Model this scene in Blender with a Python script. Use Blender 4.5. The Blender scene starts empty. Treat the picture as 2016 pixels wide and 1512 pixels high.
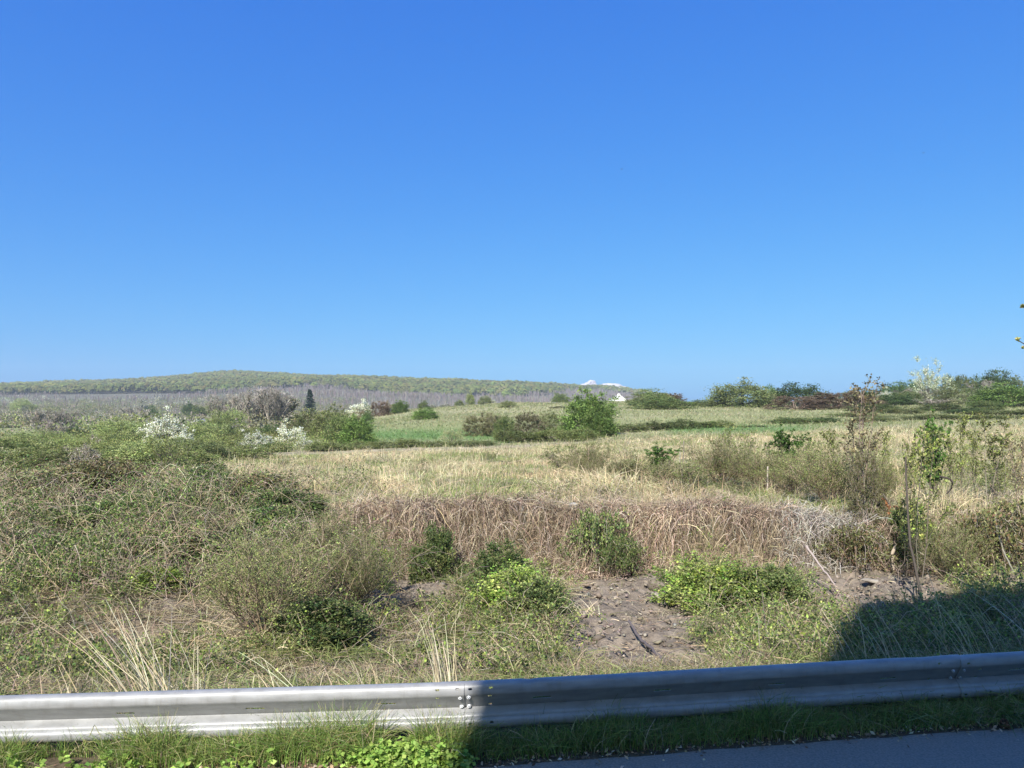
import bpy, bmesh, math
import numpy as np
from math import radians as R

sc = bpy.context.scene
COL = sc.collection
# ------------------------------------------------------------------ camera
F = 1500.0; UC = 1008.0; VH = 830.0; CH = 2.2      # focal length, centre and eye level in photo pixels, eye height
cam_d = bpy.data.cameras.new('camera'); cam = bpy.data.objects.new('camera', cam_d); COL.objects.link(cam)
cam.location = (0, 0, CH); cam.rotation_euler = (R(90), 0, 0)
cam_d.sensor_width = 36; cam_d.lens = 36*F/2016; cam_d.shift_y = (VH-756)/2016
cam_d.clip_start = 0.05; cam_d.clip_end = 30000
sc.camera = cam
sc.render.resolution_x = 1024; sc.render.resolution_y = 768
# ------------------------------------------------------------------ light
EXPO = 0.88
SUN_EL, SUN_AZ = R(41), R(20)          # azimuth: how far the shadows lean right of straight ahead
w = bpy.data.worlds.new("World"); sc.world = w; w.use_nodes = True
nt = w.node_tree; bg = nt.nodes['Background']
sky = nt.nodes.new('ShaderNodeTexSky'); sky.sky_type = 'NISHITA'; sky.sun_disc = False
sky.sun_elevation = SUN_EL; sky.sun_rotation = math.pi + SUN_AZ
sky.altitude = 200; sky.air_density = 1.0; sky.dust_density = 2.0; sky.ozone_density = 3.0
hs = nt.nodes.new('ShaderNodeHueSaturation'); hs.inputs['Saturation'].default_value = 1.12
nt.links.new(sky.outputs[0], hs.inputs['Color']); 
sp = nt.nodes.new('ShaderNodeSeparateColor'); cb = nt.nodes.new('ShaderNodeCombineColor'); nt.links.new(hs.outputs[0], sp.inputs[0])
UN0 = 0.15*2**.25; UN = 0.15*2**EXPO                     # the clear deep blue of that day: the Nishita gradient, channel by channel
for i, (src, dst, ex) in enumerate([(.198, .052, 1.15), (.307, .230, .83), (.55, .775, .33)]):
    d_ = nt.nodes.new('ShaderNodeMath'); d_.operation = 'DIVIDE'; d_.inputs[1].default_value = src/UN0; nt.links.new(sp.outputs[i], d_.inputs[0])
    e_ = nt.nodes.new('ShaderNodeMath'); e_.operation = 'POWER'; e_.inputs[1].default_value = ex; nt.links.new(d_.outputs[0], e_.inputs[0])
    f_ = nt.nodes.new('ShaderNodeMath'); f_.operation = 'MULTIPLY'; f_.inputs[1].default_value = dst/UN; nt.links.new(e_.outputs[0], f_.inputs[0])
    nt.links.new(f_.outputs[0], cb.inputs[i])
nt.links.new(cb.outputs[0], bg.inputs[0])
bg.inputs[1].default_value = 0.15
sd = bpy.data.lights.new('sun', 'SUN'); sd.energy = 5.0; sd.angle = R(0.53); sd.color = (1, .955, .88)
sun = bpy.data.objects.new('sun', sd); COL.objects.link(sun)
from mathutils import Vector, Matrix
SD = Vector((math.sin(SUN_AZ)*math.cos(SUN_EL), math.cos(SUN_AZ)*math.cos(SUN_EL), -math.sin(SUN_EL)))
sun.rotation_euler = SD.to_track_quat('-Z', 'Y').to_euler(); sun.location = (-8, -12, 20)
vs = sc.view_settings; sc.display_settings.display_device = 'sRGB'
vs.view_transform = 'Standard'; vs.look = 'None'; vs.exposure = EXPO; vs.gamma = 1

# ------------------------------------------------------------------ noise
def _h(i, j, s):
    i = i.astype(np.int64); j = j.astype(np.int64)
    n = (i*374761393 + j*668265263 + s*1442695041) & 0x7fffffff
    n = ((n ^ (n >> 13))*1274126177) & 0x7fffffff
    return ((n ^ (n >> 16)) & 0xffff)/65535.0
def vn(x, y, s=0):
    xi = np.floor(x); yi = np.floor(y); fx = x-xi; fy = y-yi
    fx = fx*fx*(3-2*fx); fy = fy*fy*(3-2*fy)
    a = _h(xi, yi, s); b = _h(xi+1, yi, s); c = _h(xi, yi+1, s); d = _h(xi+1, yi+1, s)
    return (a*(1-fx)+b*fx)*(1-fy) + (c*(1-fx)+d*fx)*fy
def fbm(x, y, s=0, o=4):
    r = 0; a = .5; t = 0
    for k in range(o):
        r = r + a*vn(x*2**k, y*2**k, s+k*17); t += a; a *= .5
    return r/t
def ss(a, b, x):
    t = np.clip((x-a)/(b-a), 0, 1); return t*t*(3-2*t)

# ------------------------------------------------------------------ terrain
UCOL = np.array([-400, 0, 300, 450, 600, 800, 1000, 1200, 1260, 1330, 1500, 1750, 2016, 2400], float)
ROWS = [
 (4.7,  {0: 0.0}), (5.0, {0: .015}), (5.7, {0: .04}), (6.5, {0: -.1}), (8.0, {0: -.42, 1500: -.42, 2016: -.3}),
 (9.5,  {0: -.50, 600: -.55, 1000: -.6, 2016: -.5}),
 (12.0, {0: -.12, 300: -.2, 600: -.4, 800: -.6, 1750: -.6, 2016: -.5}),
 (14.0, {0: .25, 300: .2, 600: -.15, 800: -.58, 1750: -.55, 2016: -.35}),
 (14.45, {0: .40, 300: .35, 600: .33, 800: .45, 1200: .45, 1500: .28, 1700: .15, 2016: .35}),
 (17.0, {0: .5, 600: .45, 1000: .5, 1500: .36, 1750: .32, 2016: .45}),
 (30.0, {0: .3, 600: .35, 1000: .48, 1500: .6, 2016: .65}),
 (50.0, {0: -.1, 600: 0, 800: .2, 1000: .35, 1200: .6, 1500: .9, 2016: 1.15}),
 (65.0, {0: -.4, 600: 0, 800: .3, 1000: .5, 1200: .85, 1500: 1.25, 2016: 1.75}),
 (90.0, {0: -.6, 600: .2, 800: 1.0, 1000: 1.35, 1200: 1.7, 1500: 2.2, 2016: 2.8}),
 (130., {0: -1, 600: 1.0, 800: 3., 1000: 3.7, 1200: 4.1, 1500: 4.2, 2016: 5}),
 (180., {0: 0, 450: .5, 600: 1.6, 800: 5., 1000: 6.6, 1200: 6.9, 1500: 6.5, 2016: 8}),
 (230., {0: 1, 600: 1, 800: 4, 1000: 6, 1200: 6.5, 1500: 6.6, 2016: 8}),
 (350., {0: 3.5, 600: 3, 1000: 3, 1200: 4, 1500: 5, 2016: 8}),
 (600., {0: 14, 600: 14, 800: 12, 1000: 10, 1200: 8, 1500: 6}),
 (900., {0: 32, 300: 34, 600: 37, 800: 32, 1000: 28, 1200: 22, 1500: 8}),
 (1200., {0: 50, 300: 56, 450: 62, 600: 63, 800: 57, 1000: 51, 1200: 45, 1330: 30, 1500: 5}),
 (1500., {-400: 55, 0: 66, 300: 80, 450: 91, 600: 87, 800: 79, 1000: 73, 1100: 67, 1200: 65, 1260: 56, 1330: 38, 1500: 10}),
 (1900., {0: 40, 450: 60, 1000: 45, 1260: 35, 1500: 8}),
 (3000., {0: 0}), (9000., {0: -5})]
RD = np.array([r[0] for r in ROWS])
RZ = np.array([np.interp(UCOL, sorted(r[1]), [r[1][k] for k in sorted(r[1])]) for r in ROWS])

def mud_mask(u, v):
    m = 0*u
    for cu, cv, ru, rv in [(1205, 1175, 85, 50), (1250, 1240, 120, 50), (1290, 1275, 110, 35), (1330, 1290, 80, 36), (1190, 1250, 70, 45), (1240, 1225, 150, 112), (1700, 1158, 150, 44),
                           (1640, 1180, 60, 24), (1800, 1160, 90, 40), (820, 1160, 80, 26), (760, 1182, 45, 16), (2010, 1115, 50, 40), (330, 1190, 50, 14)]:
        m = np.maximum(m, 1-np.sqrt(((u-cu)/ru)**2+((v-cv)/rv)**2))
    return m
def uv(x, y, z=None):
    y = np.maximum(y, .5)
    u = UC + F*x/y
    return u, (None if z is None else VH-(z-CH)*F/y)
def shift(x):                        # the roadside bears away to the right past the first splice
    x = np.asarray(x, float); return .162*np.clip(x+.1, 0, 9)
def dz(x): return np.interp(np.asarray(x, float), [-14, -6, -3, 0, 14], [-.11, -.11, -.08, 0, 0])
def base_h(x, y):
    x = np.asarray(x, float); y = np.asarray(y, float)
    y = np.where(y < 9.5, y-shift(x)*ss(3, 4.5, y)*(1-ss(6.6, 9.4, y)), y)
    ye = np.where((y > 11) & (y < 20), y + (.9*(fbm(x*.35, x*0+3, 5)-.5) + .25*(vn(x*1.7, x*0, 9)-.5))*ss(11, 13, y)*(1-ss(16, 20, y)), y)
    u = np.clip(uv(x, ye)[0], UCOL[0], UCOL[-1])
    yc = np.clip(ye, RD[0], RD[-1])
    l = np.log(yc); lr = np.log(RD)
    k = np.clip(np.searchsorted(lr, l, side='right')-1, 0, len(RD)-2)
    t = (l-lr[k])/(lr[k+1]-lr[k]); t = np.where((yc > 20) | (yc < 10), t, t*t*(3-2*t))
    c = np.clip(np.searchsorted(UCOL, u, side='right')-1, 0, len(UCOL)-2)
    s = (u-UCOL[c])/(UCOL[c+1]-UCOL[c])
    return (RZ[k, c]*(1-s)+RZ[k, c+1]*s)*(1-t) + (RZ[k+1, c]*(1-s)+RZ[k+1, c+1]*s)*t
def H(x, y):
    x = np.asarray(x, float); y = np.asarray(y, float)
    z = base_h(x, y)
    near = ss(5.5, 7, y)*(1-ss(60, 90, y))
    z = z + dz(x)*(1-ss(5.6, 8, y)) - .03*(1-ss(4.6, 4.9, y-shift(x)))
    z = z + near*((.16+.5*ss(7, 9, y)*(1-ss(16, 20, y))*(1-.75*ss(1100, 1150, uv(x, y)[0])*(1-ss(1330, 1400, uv(x, y)[0]))))*(fbm(x*.8, y*.8, 1)-.5) + .05*(fbm(x*3, y*3, 2)-.5))
    z = z + ss(60, 120, y)*(1-ss(300, 600, y))*1.0*(fbm(x/25, y/25, 4)-.5)
    z = z + ss(300, 900, y)*8*(fbm(x/180, y/180, 6)-.5)
    z = z + ss(4.85, 5.1, y-shift(x))*(1-ss(5.5, 7, y))*.03*(fbm(x*5, y*5, 8)-.4)
    return z

# ------------------------------------------------------------------ mesh helpers
def mesh(name, V, Q, col=None, mat=None, smooth=False):
    V = np.ascontiguousarray(V, np.float32).reshape(-1, 3); Q = np.ascontiguousarray(Q, np.int32)
    k = Q.shape[1]; m = bpy.data.meshes.new(name)
    m.vertices.add(len(V)); m.vertices.foreach_set('co', V.ravel())
    m.loops.add(Q.size); m.loops.foreach_set('vertex_index', Q.ravel())
    m.polygons.add(len(Q)); m.polygons.foreach_set('loop_start', np.arange(0, Q.size, k, dtype=np.int32))
    if smooth: m.polygons.foreach_set('use_smooth', np.ones(len(Q), bool))
    m.update(calc_edges=True)
    if col is not None:
        a = m.color_attributes.new('col', 'FLOAT_COLOR', 'POINT')
        c = np.ones((len(V), 4), np.float32); c[:, :3] = col
        a.data.foreach_set('color', c.ravel())
    if mat: m.materials.append(mat)
    return m
def cat(parts):
    Vs, Qs, Cs, n = [], [], [], 0
    for V, Q, C in parts:
        Vs.append(V); Qs.append(Q+n); Cs.append(C); n += len(V)
    return np.concatenate(Vs), np.concatenate(Qs), np.concatenate(Cs)
def nrm(a): return a/np.maximum(np.linalg.norm(a, axis=-1, keepdims=True), 1e-9)
def ribbons(P, W, C, rng, side=None):
    """P (N,S,3) paths, W (N,) width, C (N,3)"""
    N, S, _ = P.shape
    T = nrm(P[:, -1]-P[:, 0])
    if side is None:
        side = nrm(np.cross(T, rng.normal(size=(N, 3))))
    tp = np.linspace(1, .25, S)[None, :, None]
    off = side[:, None]*np.asarray(W).reshape(-1, 1, 1)*.5*tp
    V = np.stack([P-off, P+off], 2).reshape(-1, 3)
    b = (np.arange(N)*S*2)[:, None]+(np.arange(S-1)*2)[None]
    Q = np.stack([b, b+1, b+3, b+2], -1).reshape(-1, 4)
    return V, Q, np.repeat(C, S*2, 0)
def tubes(P, R0, R1, C, k=4):
    N, S, _ = P.shape
    T = nrm(np.gradient(P, axis=1))
    ref = np.where(np.abs(T[..., 2:3]) > .9, np.array([1., 0, 0]), np.array([0, 0, 1.]))
    A = nrm(np.cross(T, ref)); B = np.cross(T, A)
    r = (np.asarray(R0).reshape(-1, 1)*(1-np.linspace(0, 1, S)) + np.asarray(R1).reshape(-1, 1)*np.linspace(0, 1, S))
    a = np.arange(k)*2*np.pi/k
    V = P[:, :, None]+r[:, :, None, None]*(A[:, :, None]*np.cos(a)[:, None]+B[:, :, None]*np.sin(a)[:, None])
    V = V.reshape(-1, 3)
    b = (np.arange(N)*S*k)[:, None, None]+(np.arange(S-1)*k)[None, :, None]
    i = np.arange(k)[None, None]; j = (i+1) % k
    Q = np.stack([b+i, b+j, b+j+k, b+i+k], -1).reshape(-1, 4)
    return V, Q, np.repeat(C, S*k, 0)
def blade_paths(x, y, z, h, lean, az, S=4, curl=1.0):
    t = np.linspace(0, 1, S)[None, :]
    d = (h*lean)[:, None]*t**(1+curl)
    P = np.empty((len(x), S, 3))
    P[..., 0] = x[:, None]+np.cos(az)[:, None]*d
    P[..., 1] = y[:, None]+np.sin(az)[:, None]*d
    P[..., 2] = z[:, None]+h[:, None]*(t-.45*np.clip(lean, 0, 1.6)[:, None]*t**2)
    return P
def leaves(P, D, L, W, C, rng, droop=.0):
    N = len(P); D = nrm(D+rng.normal(size=(N, 3))*.35)
    s = nrm(np.cross(D, rng.normal(size=(N, 3)))); n = np.cross(D, s)
    L = np.asarray(L).reshape(-1, 1); W = np.asarray(W).reshape(-1, 1)
    mid = P+D*L*.5-n*W*.15
    V = np.stack([P, mid+s*W*.5, P+D*L, mid-s*W*.5], 1)
    V[:, [0, 2]] -= 0
    Q = (np.arange(N)*4)[:, None]+np.arange(4)[None]
    return V.reshape(-1, 3), Q, np.repeat(C, 4, 0)
def pal(rng, n, cols, jit=.18):
    c = np.array(cols, float)[rng.integers(0, len(cols), n)]
    return np.clip(c*(1+rng.normal(size=(n, 1))*jit)*(1+rng.normal(size=(n, 3))*.05), .004, .9)

# ------------------------------------------------------------------ materials
def new_mat(name):
    m = bpy.data.materials.new(name); m.use_nodes = True
    return m, m.node_tree, m.node_tree.nodes['Principled BSDF']
def veg_mat(name, transl=.3, rough=.6, var=.25, spec=.25):
    m, t, p = new_mat(name); N = t.nodes.new; L = t.links.new
    a = N('ShaderNodeAttribute'); a.attribute_name = 'col'
    oi = N('ShaderNodeObjectInfo'); mr = N('ShaderNodeMapRange')
    mr.inputs['To Min'].default_value = 1-var; mr.inputs['To Max'].default_value = 1+var
    L(oi.outputs['Random'], mr.inputs['Value'])
    vm = N('ShaderNodeVectorMath'); vm.operation = 'SCALE'; L(a.outputs['Color'], vm.inputs[0]); L(mr.outputs[0], vm.inputs['Scale'])
    L(vm.outputs[0], p.inputs['Base Color']); p.inputs['Roughness'].default_value = rough
    p.inputs['Specular IOR Level'].default_value = spec
    if transl > 0:
        tr = N('ShaderNodeBsdfTranslucent'); L(vm.outputs[0], tr.inputs['Color'])
        mx = N('ShaderNodeMixShader'); mx.inputs[0].default_value = transl
        L(p.outputs[0], mx.inputs[1]); L(tr.outputs[0], mx.inputs[2]); L(mx.outputs[0], t.nodes['Material Output'].inputs[0])
    return m
M_LEAF = veg_mat('leaf', .32, var=.34); M_STEM = veg_mat('stem', 0, .8); M_DRY = veg_mat('dry_stalk', .15, .7, .0); M_GRASS = veg_mat('grass_blade', .3, .5, 0)
M_FAR = veg_mat('far_foliage', .15, .9, 0, .05)
def noise_mat(name, c1, c2, scale, rough=.8, bump=.2, detail=6, metal=0, spec=.3, bscale=None, obj=True):
    m, t, p = new_mat(name); N = t.nodes.new; L = t.links.new
    tc = N('ShaderNodeTexCoord'); n = N('ShaderNodeTexNoise'); n.inputs['Scale'].default_value = scale; n.inputs['Detail'].default_value = detail
    L(tc.outputs['Object'], n.inputs['Vector'])
    r = N('ShaderNodeValToRGB'); r.color_ramp.elements[0].position = .35; r.color_ramp.elements[1].position = .65
    r.color_ramp.elements[0].color = (*c1, 1); r.color_ramp.elements[1].color = (*c2, 1)
    L(n.outputs[0], r.inputs[0]); L(r.outputs[0], p.inputs['Base Color'])
    p.inputs['Roughness'].default_value = rough; p.inputs['Metallic'].default_value = metal; p.inputs['Specular IOR Level'].default_value = spec
    if bump:
        n2 = N('ShaderNodeTexNoise'); n2.inputs['Scale'].default_value = bscale or scale*4; n2.inputs['Detail'].default_value = 5
        L(tc.outputs['Object'], n2.inputs['Vector'])
        b = N('ShaderNodeBump'); b.inputs['Strength'].default_value = bump; b.inputs['Distance'].default_value = .01
        L(n2.outputs[0], b.inputs['Height']); L(b.outputs[0], p.inputs['Normal'])
    return m

# ------------------------------------------------------------------ things
def link(name, m, parent=None):
    o = bpy.data.objects.new(name, m); COL.objects.link(o)
    if parent: o.parent = parent
    return o
def tag(o, label=None, cat_=None, group=None, kind=None):
    if label: o['label'] = label
    if cat_: o['category'] = cat_
    if group: o['group'] = group
    if kind: o['kind'] = kind
    return o
def root(name, loc, label, cat_, group=None, rz=0, scale=(1, 1, 1)):
    o = bpy.data.objects.new(name, None); COL.objects.link(o)
    o.location = loc; o.rotation_euler = (0, 0, rz); o.scale = scale; o.empty_display_size = .3
    return tag(o, label, cat_, group)

# ------------------------------------------------------------------ the ground sheet
def axis(segs):
    out = [segs[0][0]]
    for a, b, st in segs:
        n = max(1, int(round(abs(b-a)/st))); out += list(np.linspace(a, b, n+1)[1:])
    return np.array(out)
xr = axis([(0, 8.5, .07), (8.5, 14, .15), (14, 40, .8), (40, 150, 3.5), (150, 1300, 25), (1300, 6000, 400)])
xs = np.concatenate([-xr[::-1][:-1], xr])
ys = axis([(-60, -10, 10), (-10, 4.6, 1.2), (4.6, 5.4, .05), (5.4, 15.5, .06), (15.5, 22, .15), (22, 60, .6), (60, 260, 2.5), (260, 1700, 16), (1700, 8000, 450)])
GX, GY = np.meshgrid(xs, ys); GZ = H(GX, GY)
U, V_ = uv(GX, GY, GZ)
mud = ss(.0, .25, mud_mask(U, V_)+.35*(fbm(GX*2, GY*2, 21)-.5))*(GY > 7)*(GY < 16)
clod = fbm(GX*4, GY*4, 31, 3); clod2 = np.abs(fbm(GX*2.2, GY*5, 33, 3)-.5)*2
GZ = GZ+mud*(.16*(clod-.5)-.10*np.exp(-(clod2/.07)**2)+.055*(fbm(GX*14, GY*14, 34, 2)-.5))
n1 = fbm(GX*1.1, GY*1.1, 41)[..., None]; n2 = fbm(GX*.12, GY*.2, 42)[..., None]; n3 = fbm(GX*7, GY*7, 43, 2)[..., None]
def C3(*c): return np.array(c, float)
thatch = C3(.30, .25, .17)*(.65+.7*n3)*(1-.0) + 0*n1
green = C3(.10, .14, .045)*(.7+.6*n3)
col = thatch*(1-ss(.45, .7, n1)*.5)+green*ss(.45, .7, n1)*.5
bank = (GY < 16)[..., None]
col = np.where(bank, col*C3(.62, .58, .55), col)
far_g = ss(50, 75, GY)[..., None]
mead = C3(.21, .22, .10)*(.75+.5*fbm(GX/9, GY/14, 51)[..., None])
mead = mead*(1-ss(.5, .62, fbm(GX/30, GY/9, 52))[..., None]*.5)+C3(.36, .32, .2)*ss(.5, .62, fbm(GX/30, GY/9, 52))[..., None]*.5
lush = (np.exp(-((V_-858)/13)**2)*ss(640, 720, U)*(1-ss(1000, 1060, U)) + np.exp(-((V_-846)/7)**2)*ss(1290, 1330, U)*(1-ss(1560, 1640, U)))[..., None]*(GY > 45)[..., None]
mead = mead*(1-lush)+C3(.12, .19, .06)*lush
col = col*(1-far_g)+mead*far_g
hill = ss(300, 420, GY)[..., None]
col = col*(1-hill)+C3(.12, .115, .085)*hill
mudc = (C3(.125, .10, .076)*(1-n3)+C3(.21, .175, .138)*n3)
col = col*(1-mud[..., None])+mudc*mud[..., None]
verge = (ss(4.7, 4.9, GY-shift(GX))*(1-ss(6, 7, GY-shift(GX))))[..., None]
col = col*(1-verge)+C3(.09, .07, .045)*verge
nx, ny = len(xs), len(ys)
ix = (np.arange(ny-1)*nx)[:, None]+np.arange(nx-1)[None]
Q = np.stack([ix, ix+1, ix+nx+1, ix+nx], -1).reshape(-1, 4)
mg, t, p = new_mat('earth'); N_ = t.nodes.new; L_ = t.links.new
a = N_('ShaderNodeAttribute'); a.attribute_name = 'col'; tc = N_('ShaderNodeTexCoord')
n = N_('ShaderNodeTexNoise'); n.inputs['Scale'].default_value = 9; n.inputs['Detail'].default_value = 9; n.inputs['Roughness'].default_value = .7
L_(tc.outputs['Object'], n.inputs['Vector']); mr = N_('ShaderNodeMapRange'); mr.inputs['To Min'].default_value = .55; mr.inputs['To Max'].default_value = 1.45
mr.inputs['From Min'].default_value = .3; mr.inputs['From Max'].default_value = .7
L_(n.outputs[0], mr.inputs['Value']); vm = N_('ShaderNodeVectorMath'); vm.operation = 'SCALE'
L_(a.outputs['Color'], vm.inputs[0]); L_(mr.outputs[0], vm.inputs['Scale']); L_(vm.outputs[0], p.inputs['Base Color'])
p.inputs['Roughness'].default_value = .95; p.inputs['Specular IOR Level'].default_value = .15
n = N_('ShaderNodeTexNoise'); n.inputs['Scale'].default_value = 22; n.inputs['Detail'].default_value = 8; L_(tc.outputs['Object'], n.inputs['Vector'])
b = N_('ShaderNodeBump'); b.inputs['Strength'].default_value = .8; b.inputs['Distance'].default_value = .03; L_(n.outputs[0], b.inputs['Height']); L_(b.outputs[0], p.inputs['Normal'])
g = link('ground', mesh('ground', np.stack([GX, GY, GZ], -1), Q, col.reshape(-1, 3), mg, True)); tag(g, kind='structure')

# ------------------------------------------------------------------ road
def edge_y(x):                       # where the asphalt ends
    x = np.asarray(x, float)
    return 4.84+shift(x)+.05*(fbm(x*2.3, x*0, 61)-.5)
def rail_y(x):
    return 5.15+shift(x)
def rail_top(x):
    x = np.asarray(x, float); y = rail_y(x)
    v = np.interp(UC+F*x/y, [-400, 0, 300, 600, 930, 1200, 1500, 1750, 2016, 2500], [1387, 1375, 1366, 1357, 1347, 1333.5, 1316, 1302, 1287, 1258])
    return CH-(v-VH)*y/F
def drop(x):                         # the road falls a little to the left
    return rail_top(x)-.43
rx = axis([(-60, -12, 4), (-12, 12, .1), (12, 60, 4)])
ry = np.array([-5.2, -3, 0, 2, 3, 4, 4.5, 4.8, 1e9])
RX, K = np.meshgrid(rx, np.arange(len(ry)))
RY = np.where(K == len(ry)-1, edge_y(np.clip(RX, -14, 20)), np.minimum(ry[K.clip(0, len(ry)-1)], edge_y(np.clip(RX, -14, 20))-.04))
RZ_ = .012+dz(RX)
ix = (np.arange(len(ry)-1)*len(rx))[:, None]+np.arange(len(rx)-1)[None]
Q = np.stack([ix, ix+1, ix+len(rx)+1, ix+len(rx)], -1).reshape(-1, 4)
m_as = noise_mat('asphalt', (.19, .162, .13), (.30, .255, .21), 70, .75, .5, 10, bscale=160)
tag(link('road', mesh('road', np.stack([RX, RY, RZ_], -1), Q, None, m_as, True)), kind='structure')

# ------------------------------------------------------------------ the building across the road (outside the frame; it shades the rail)
kx = math.cos(SUN_EL)/math.sin(SUN_EL)*math.sin(SUN_AZ); ky = math.cos(SUN_EL)/math.sin(SUN_EL)*math.cos(SUN_AZ)
BY = -6.0
def sil(x, y, z):                    # point on the front wall whose shadow falls at x, y, z
    h = z+(y-BY)/ky; return x-kx*(h-z), h
m_pl = noise_mat('render_wall', (.78, .76, .70), (.84, .82, .77), 2, .9, .3)
m_rf = noise_mat('roof_sheet', (.16, .08, .06), (.24, .12, .09), 3, .8, .3)
m_gl = noise_mat('window_glass', (.03, .035, .04), (.05, .055, .06), 1, .08, 0, spec=.6)
m_wf = noise_mat('window_frame', (.7, .7, .68), (.75, .75, .73), 5, .5, 0)
def prism(poly, y0, y1):             # polygon in x, z pulled from y0 back to y1
    n = len(poly); V = [(x, y0, z) for x, z in poly]+[(x, y1, z) for x, z in poly]
    bm = bmesh.new(); vv = [bm.verts.new(v) for v in V]
    bm.faces.new(vv[:n]); bm.faces.new(vv[n:][::-1])
    for i in range(n): bm.faces.new((vv[i], vv[i+n], vv[(i+1) % n+n], vv[(i+1) % n]))
    bmesh.ops.recalc_face_normals(bm, faces=bm.faces)
    m = bpy.data.meshes.new('prism'); bm.to_mesh(m); bm.free(); return m
def boxm(boxes, mat=None, bev=0):
    bm = bmesh.new()
    for (x0, x1, y0, y1, z0, z1) in boxes:
        r = bmesh.ops.create_cube(bm, size=1)
        for v in r['verts']:
            v.co = ((x0+x1)/2+v.co.x*(x1-x0), (y0+y1)/2+v.co.y*(y1-y0), (z0+z1)/2+v.co.z*(z1-z0))
    if bev: bmesh.ops.bevel(bm, geom=bm.edges, offset=bev, segments=2, affect='EDGES')
    m = bpy.data.meshes.new('box'); bm.to_mesh(m); bm.free()
    if mat: m.materials.append(mat)
    return m
xa, ha = sil(-.27, 5.15, .2); xb, hb = sil(2.6, 6.35, .1); xc, hc = sil(5.4, 11.6, -.55); xd, hd = sil(6.9, 12.3, -.55)
ha2 = sil(0, 6.05, .03)[1]
bld = root('building', (0, BY, 0), 'tall plastered building behind the camera that throws the shadow on the guardrail', 'building')
wm = prism([(xa, -.3), (xa, ha2-.15), (xb, hb-.1), (xc, hc-.15), (xd+11, hd+.3), (xd+11, -.3)], 0, -9); wm.materials.append(m_pl)
link('wall', wm, bld)
rm = prism([(xa-.05, ha2-.15), (xa-.05, ha2), (xb-.05, hb+.05), (xc-.05, hc), (xd+11.1, hd+.5), (xd+11.1, hd+.3), (xc, hc-.15), (xb, hb-.1)], .05, -9.05); rm.materials.append(m_rf)
link('roof', rm, bld)
for fl in range(4):
    for k in range(6):
        x0 = xa+1.2+k*2.5; z0 = 1+fl*2.8
        lim = np.interp(x0+1, [xa, xb, xc, xd+11], [ha2, hb, hc, hd])-.6
        if x0+1.2 < xd+10 and z0+1.5 < lim:
            f = link('window', boxm([(x0, x0+1.2, .0, .06, z0, z0+1.4)], m_wf), bld)
            link('pane', boxm([(x0+.08, x0+.56, .055, .07, z0+.08, z0+1.32), (x0+.64, x0+1.12, .055, .07, z0+.08, z0+1.32)], m_gl), f)

# ------------------------------------------------------------------ guardrail
m_zn, t, p = new_mat('galvanised_steel'); N_ = t.nodes.new; L_ = t.links.new
tc = N_('ShaderNodeTexCoord'); mp = N_('ShaderNodeMapping'); mp.inputs['Scale'].default_value = (2, 2, 9)
n = N_('ShaderNodeTexNoise'); n.inputs['Scale'].default_value = 3; n.inputs['Detail'].default_value = 6; L_(tc.outputs['Object'], mp.inputs[0]); L_(mp.outputs[0], n.inputs['Vector'])
r = N_('ShaderNodeValToRGB'); r.color_ramp.elements[0].position = .3; r.color_ramp.elements[1].position = .7
r.color_ramp.elements[0].color = (.215, .215, .213, 1); r.color_ramp.elements[1].color = (.30, .30, .298, 1)
L_(n.outputs[0], r.inputs[0])
mp2 = N_('ShaderNodeMapping'); mp2.inputs['Scale'].default_value = (16, 16, 2.2); L_(tc.outputs['Object'], mp2.inputs[0]); n5 = N_('ShaderNodeTexNoise'); n5.inputs['Scale'].default_value = 1; n5.inputs['Detail'].default_value = 8; n5.inputs['Roughness'].default_value = .75; L_(mp2.outputs[0], n5.inputs['Vector'])
r5 = N_('ShaderNodeValToRGB'); r5.color_ramp.elements[0].position = .32; r5.color_ramp.elements[1].position = .5; r5.color_ramp.elements[0].color = (.66, .62, .56, 1); r5.color_ramp.elements[1].color = (1, 1, 1, 1); L_(n5.outputs[0], r5.inputs[0])
mx5 = N_('ShaderNodeMixRGB'); mx5.blend_type = 'MULTIPLY'; mx5.inputs[0].default_value = .45; L_(r.outputs[0], mx5.inputs[1]); L_(r5.outputs[0], mx5.inputs[2]); L_(mx5.outputs[0], p.inputs['Base Color']); p.inputs['Metallic'].default_value = .12
n = N_('ShaderNodeTexNoise'); n.inputs['Scale'].default_value = 14; n.inputs['Detail'].default_value = 4; L_(tc.outputs['Object'], n.inputs['Vector'])
mr = N_('ShaderNodeMapRange'); mr.inputs['To Min'].default_value = .38; mr.inputs['To Max'].default_value = .55; L_(n.outputs[0], mr.inputs['Value']); L_(mr.outputs[0], p.inputs['Roughness'])
b = N_('ShaderNodeBump'); b.inputs['Strength'].default_value = .05; b.inputs['Distance'].default_value = .002; L_(n.outputs[0], b.inputs['Height']); L_(b.outputs[0], p.inputs['Normal'])
m_zo = noise_mat('weathered_zinc', (.3, .31, .32), (.42, .43, .44), 20, .5, .1, metal=.5)
PR = np.array([(-.005, .300), (.012, .308), (.035, .3095), (.058, .306), (.070, .298), (.077, .286), (.081, .265), (.082, .245), (.079, .234), (.072, .226), (.055, .205), (.035, .175),
               (.012, .142), (.004, .134), (.0, .129), (.004, .124), (.018, .116), (.044, .101), (.054, .095), (.060, .088), (.062, .082), (.063, .075), (.071, .070), (.080, .062), (.083, .050), (.083, .030),
               (.078, .014), (.068, .004), (.050, -.001), (.03, 0)])
PR[:, 0] -= .08                       # crest at zero, valley behind it
def prof(z):                          # out-of-plane offset at height z of the profile
    o = np.argsort(PR[:, 1]); return np.interp(z, PR[o, 1], PR[o, 0])
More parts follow.
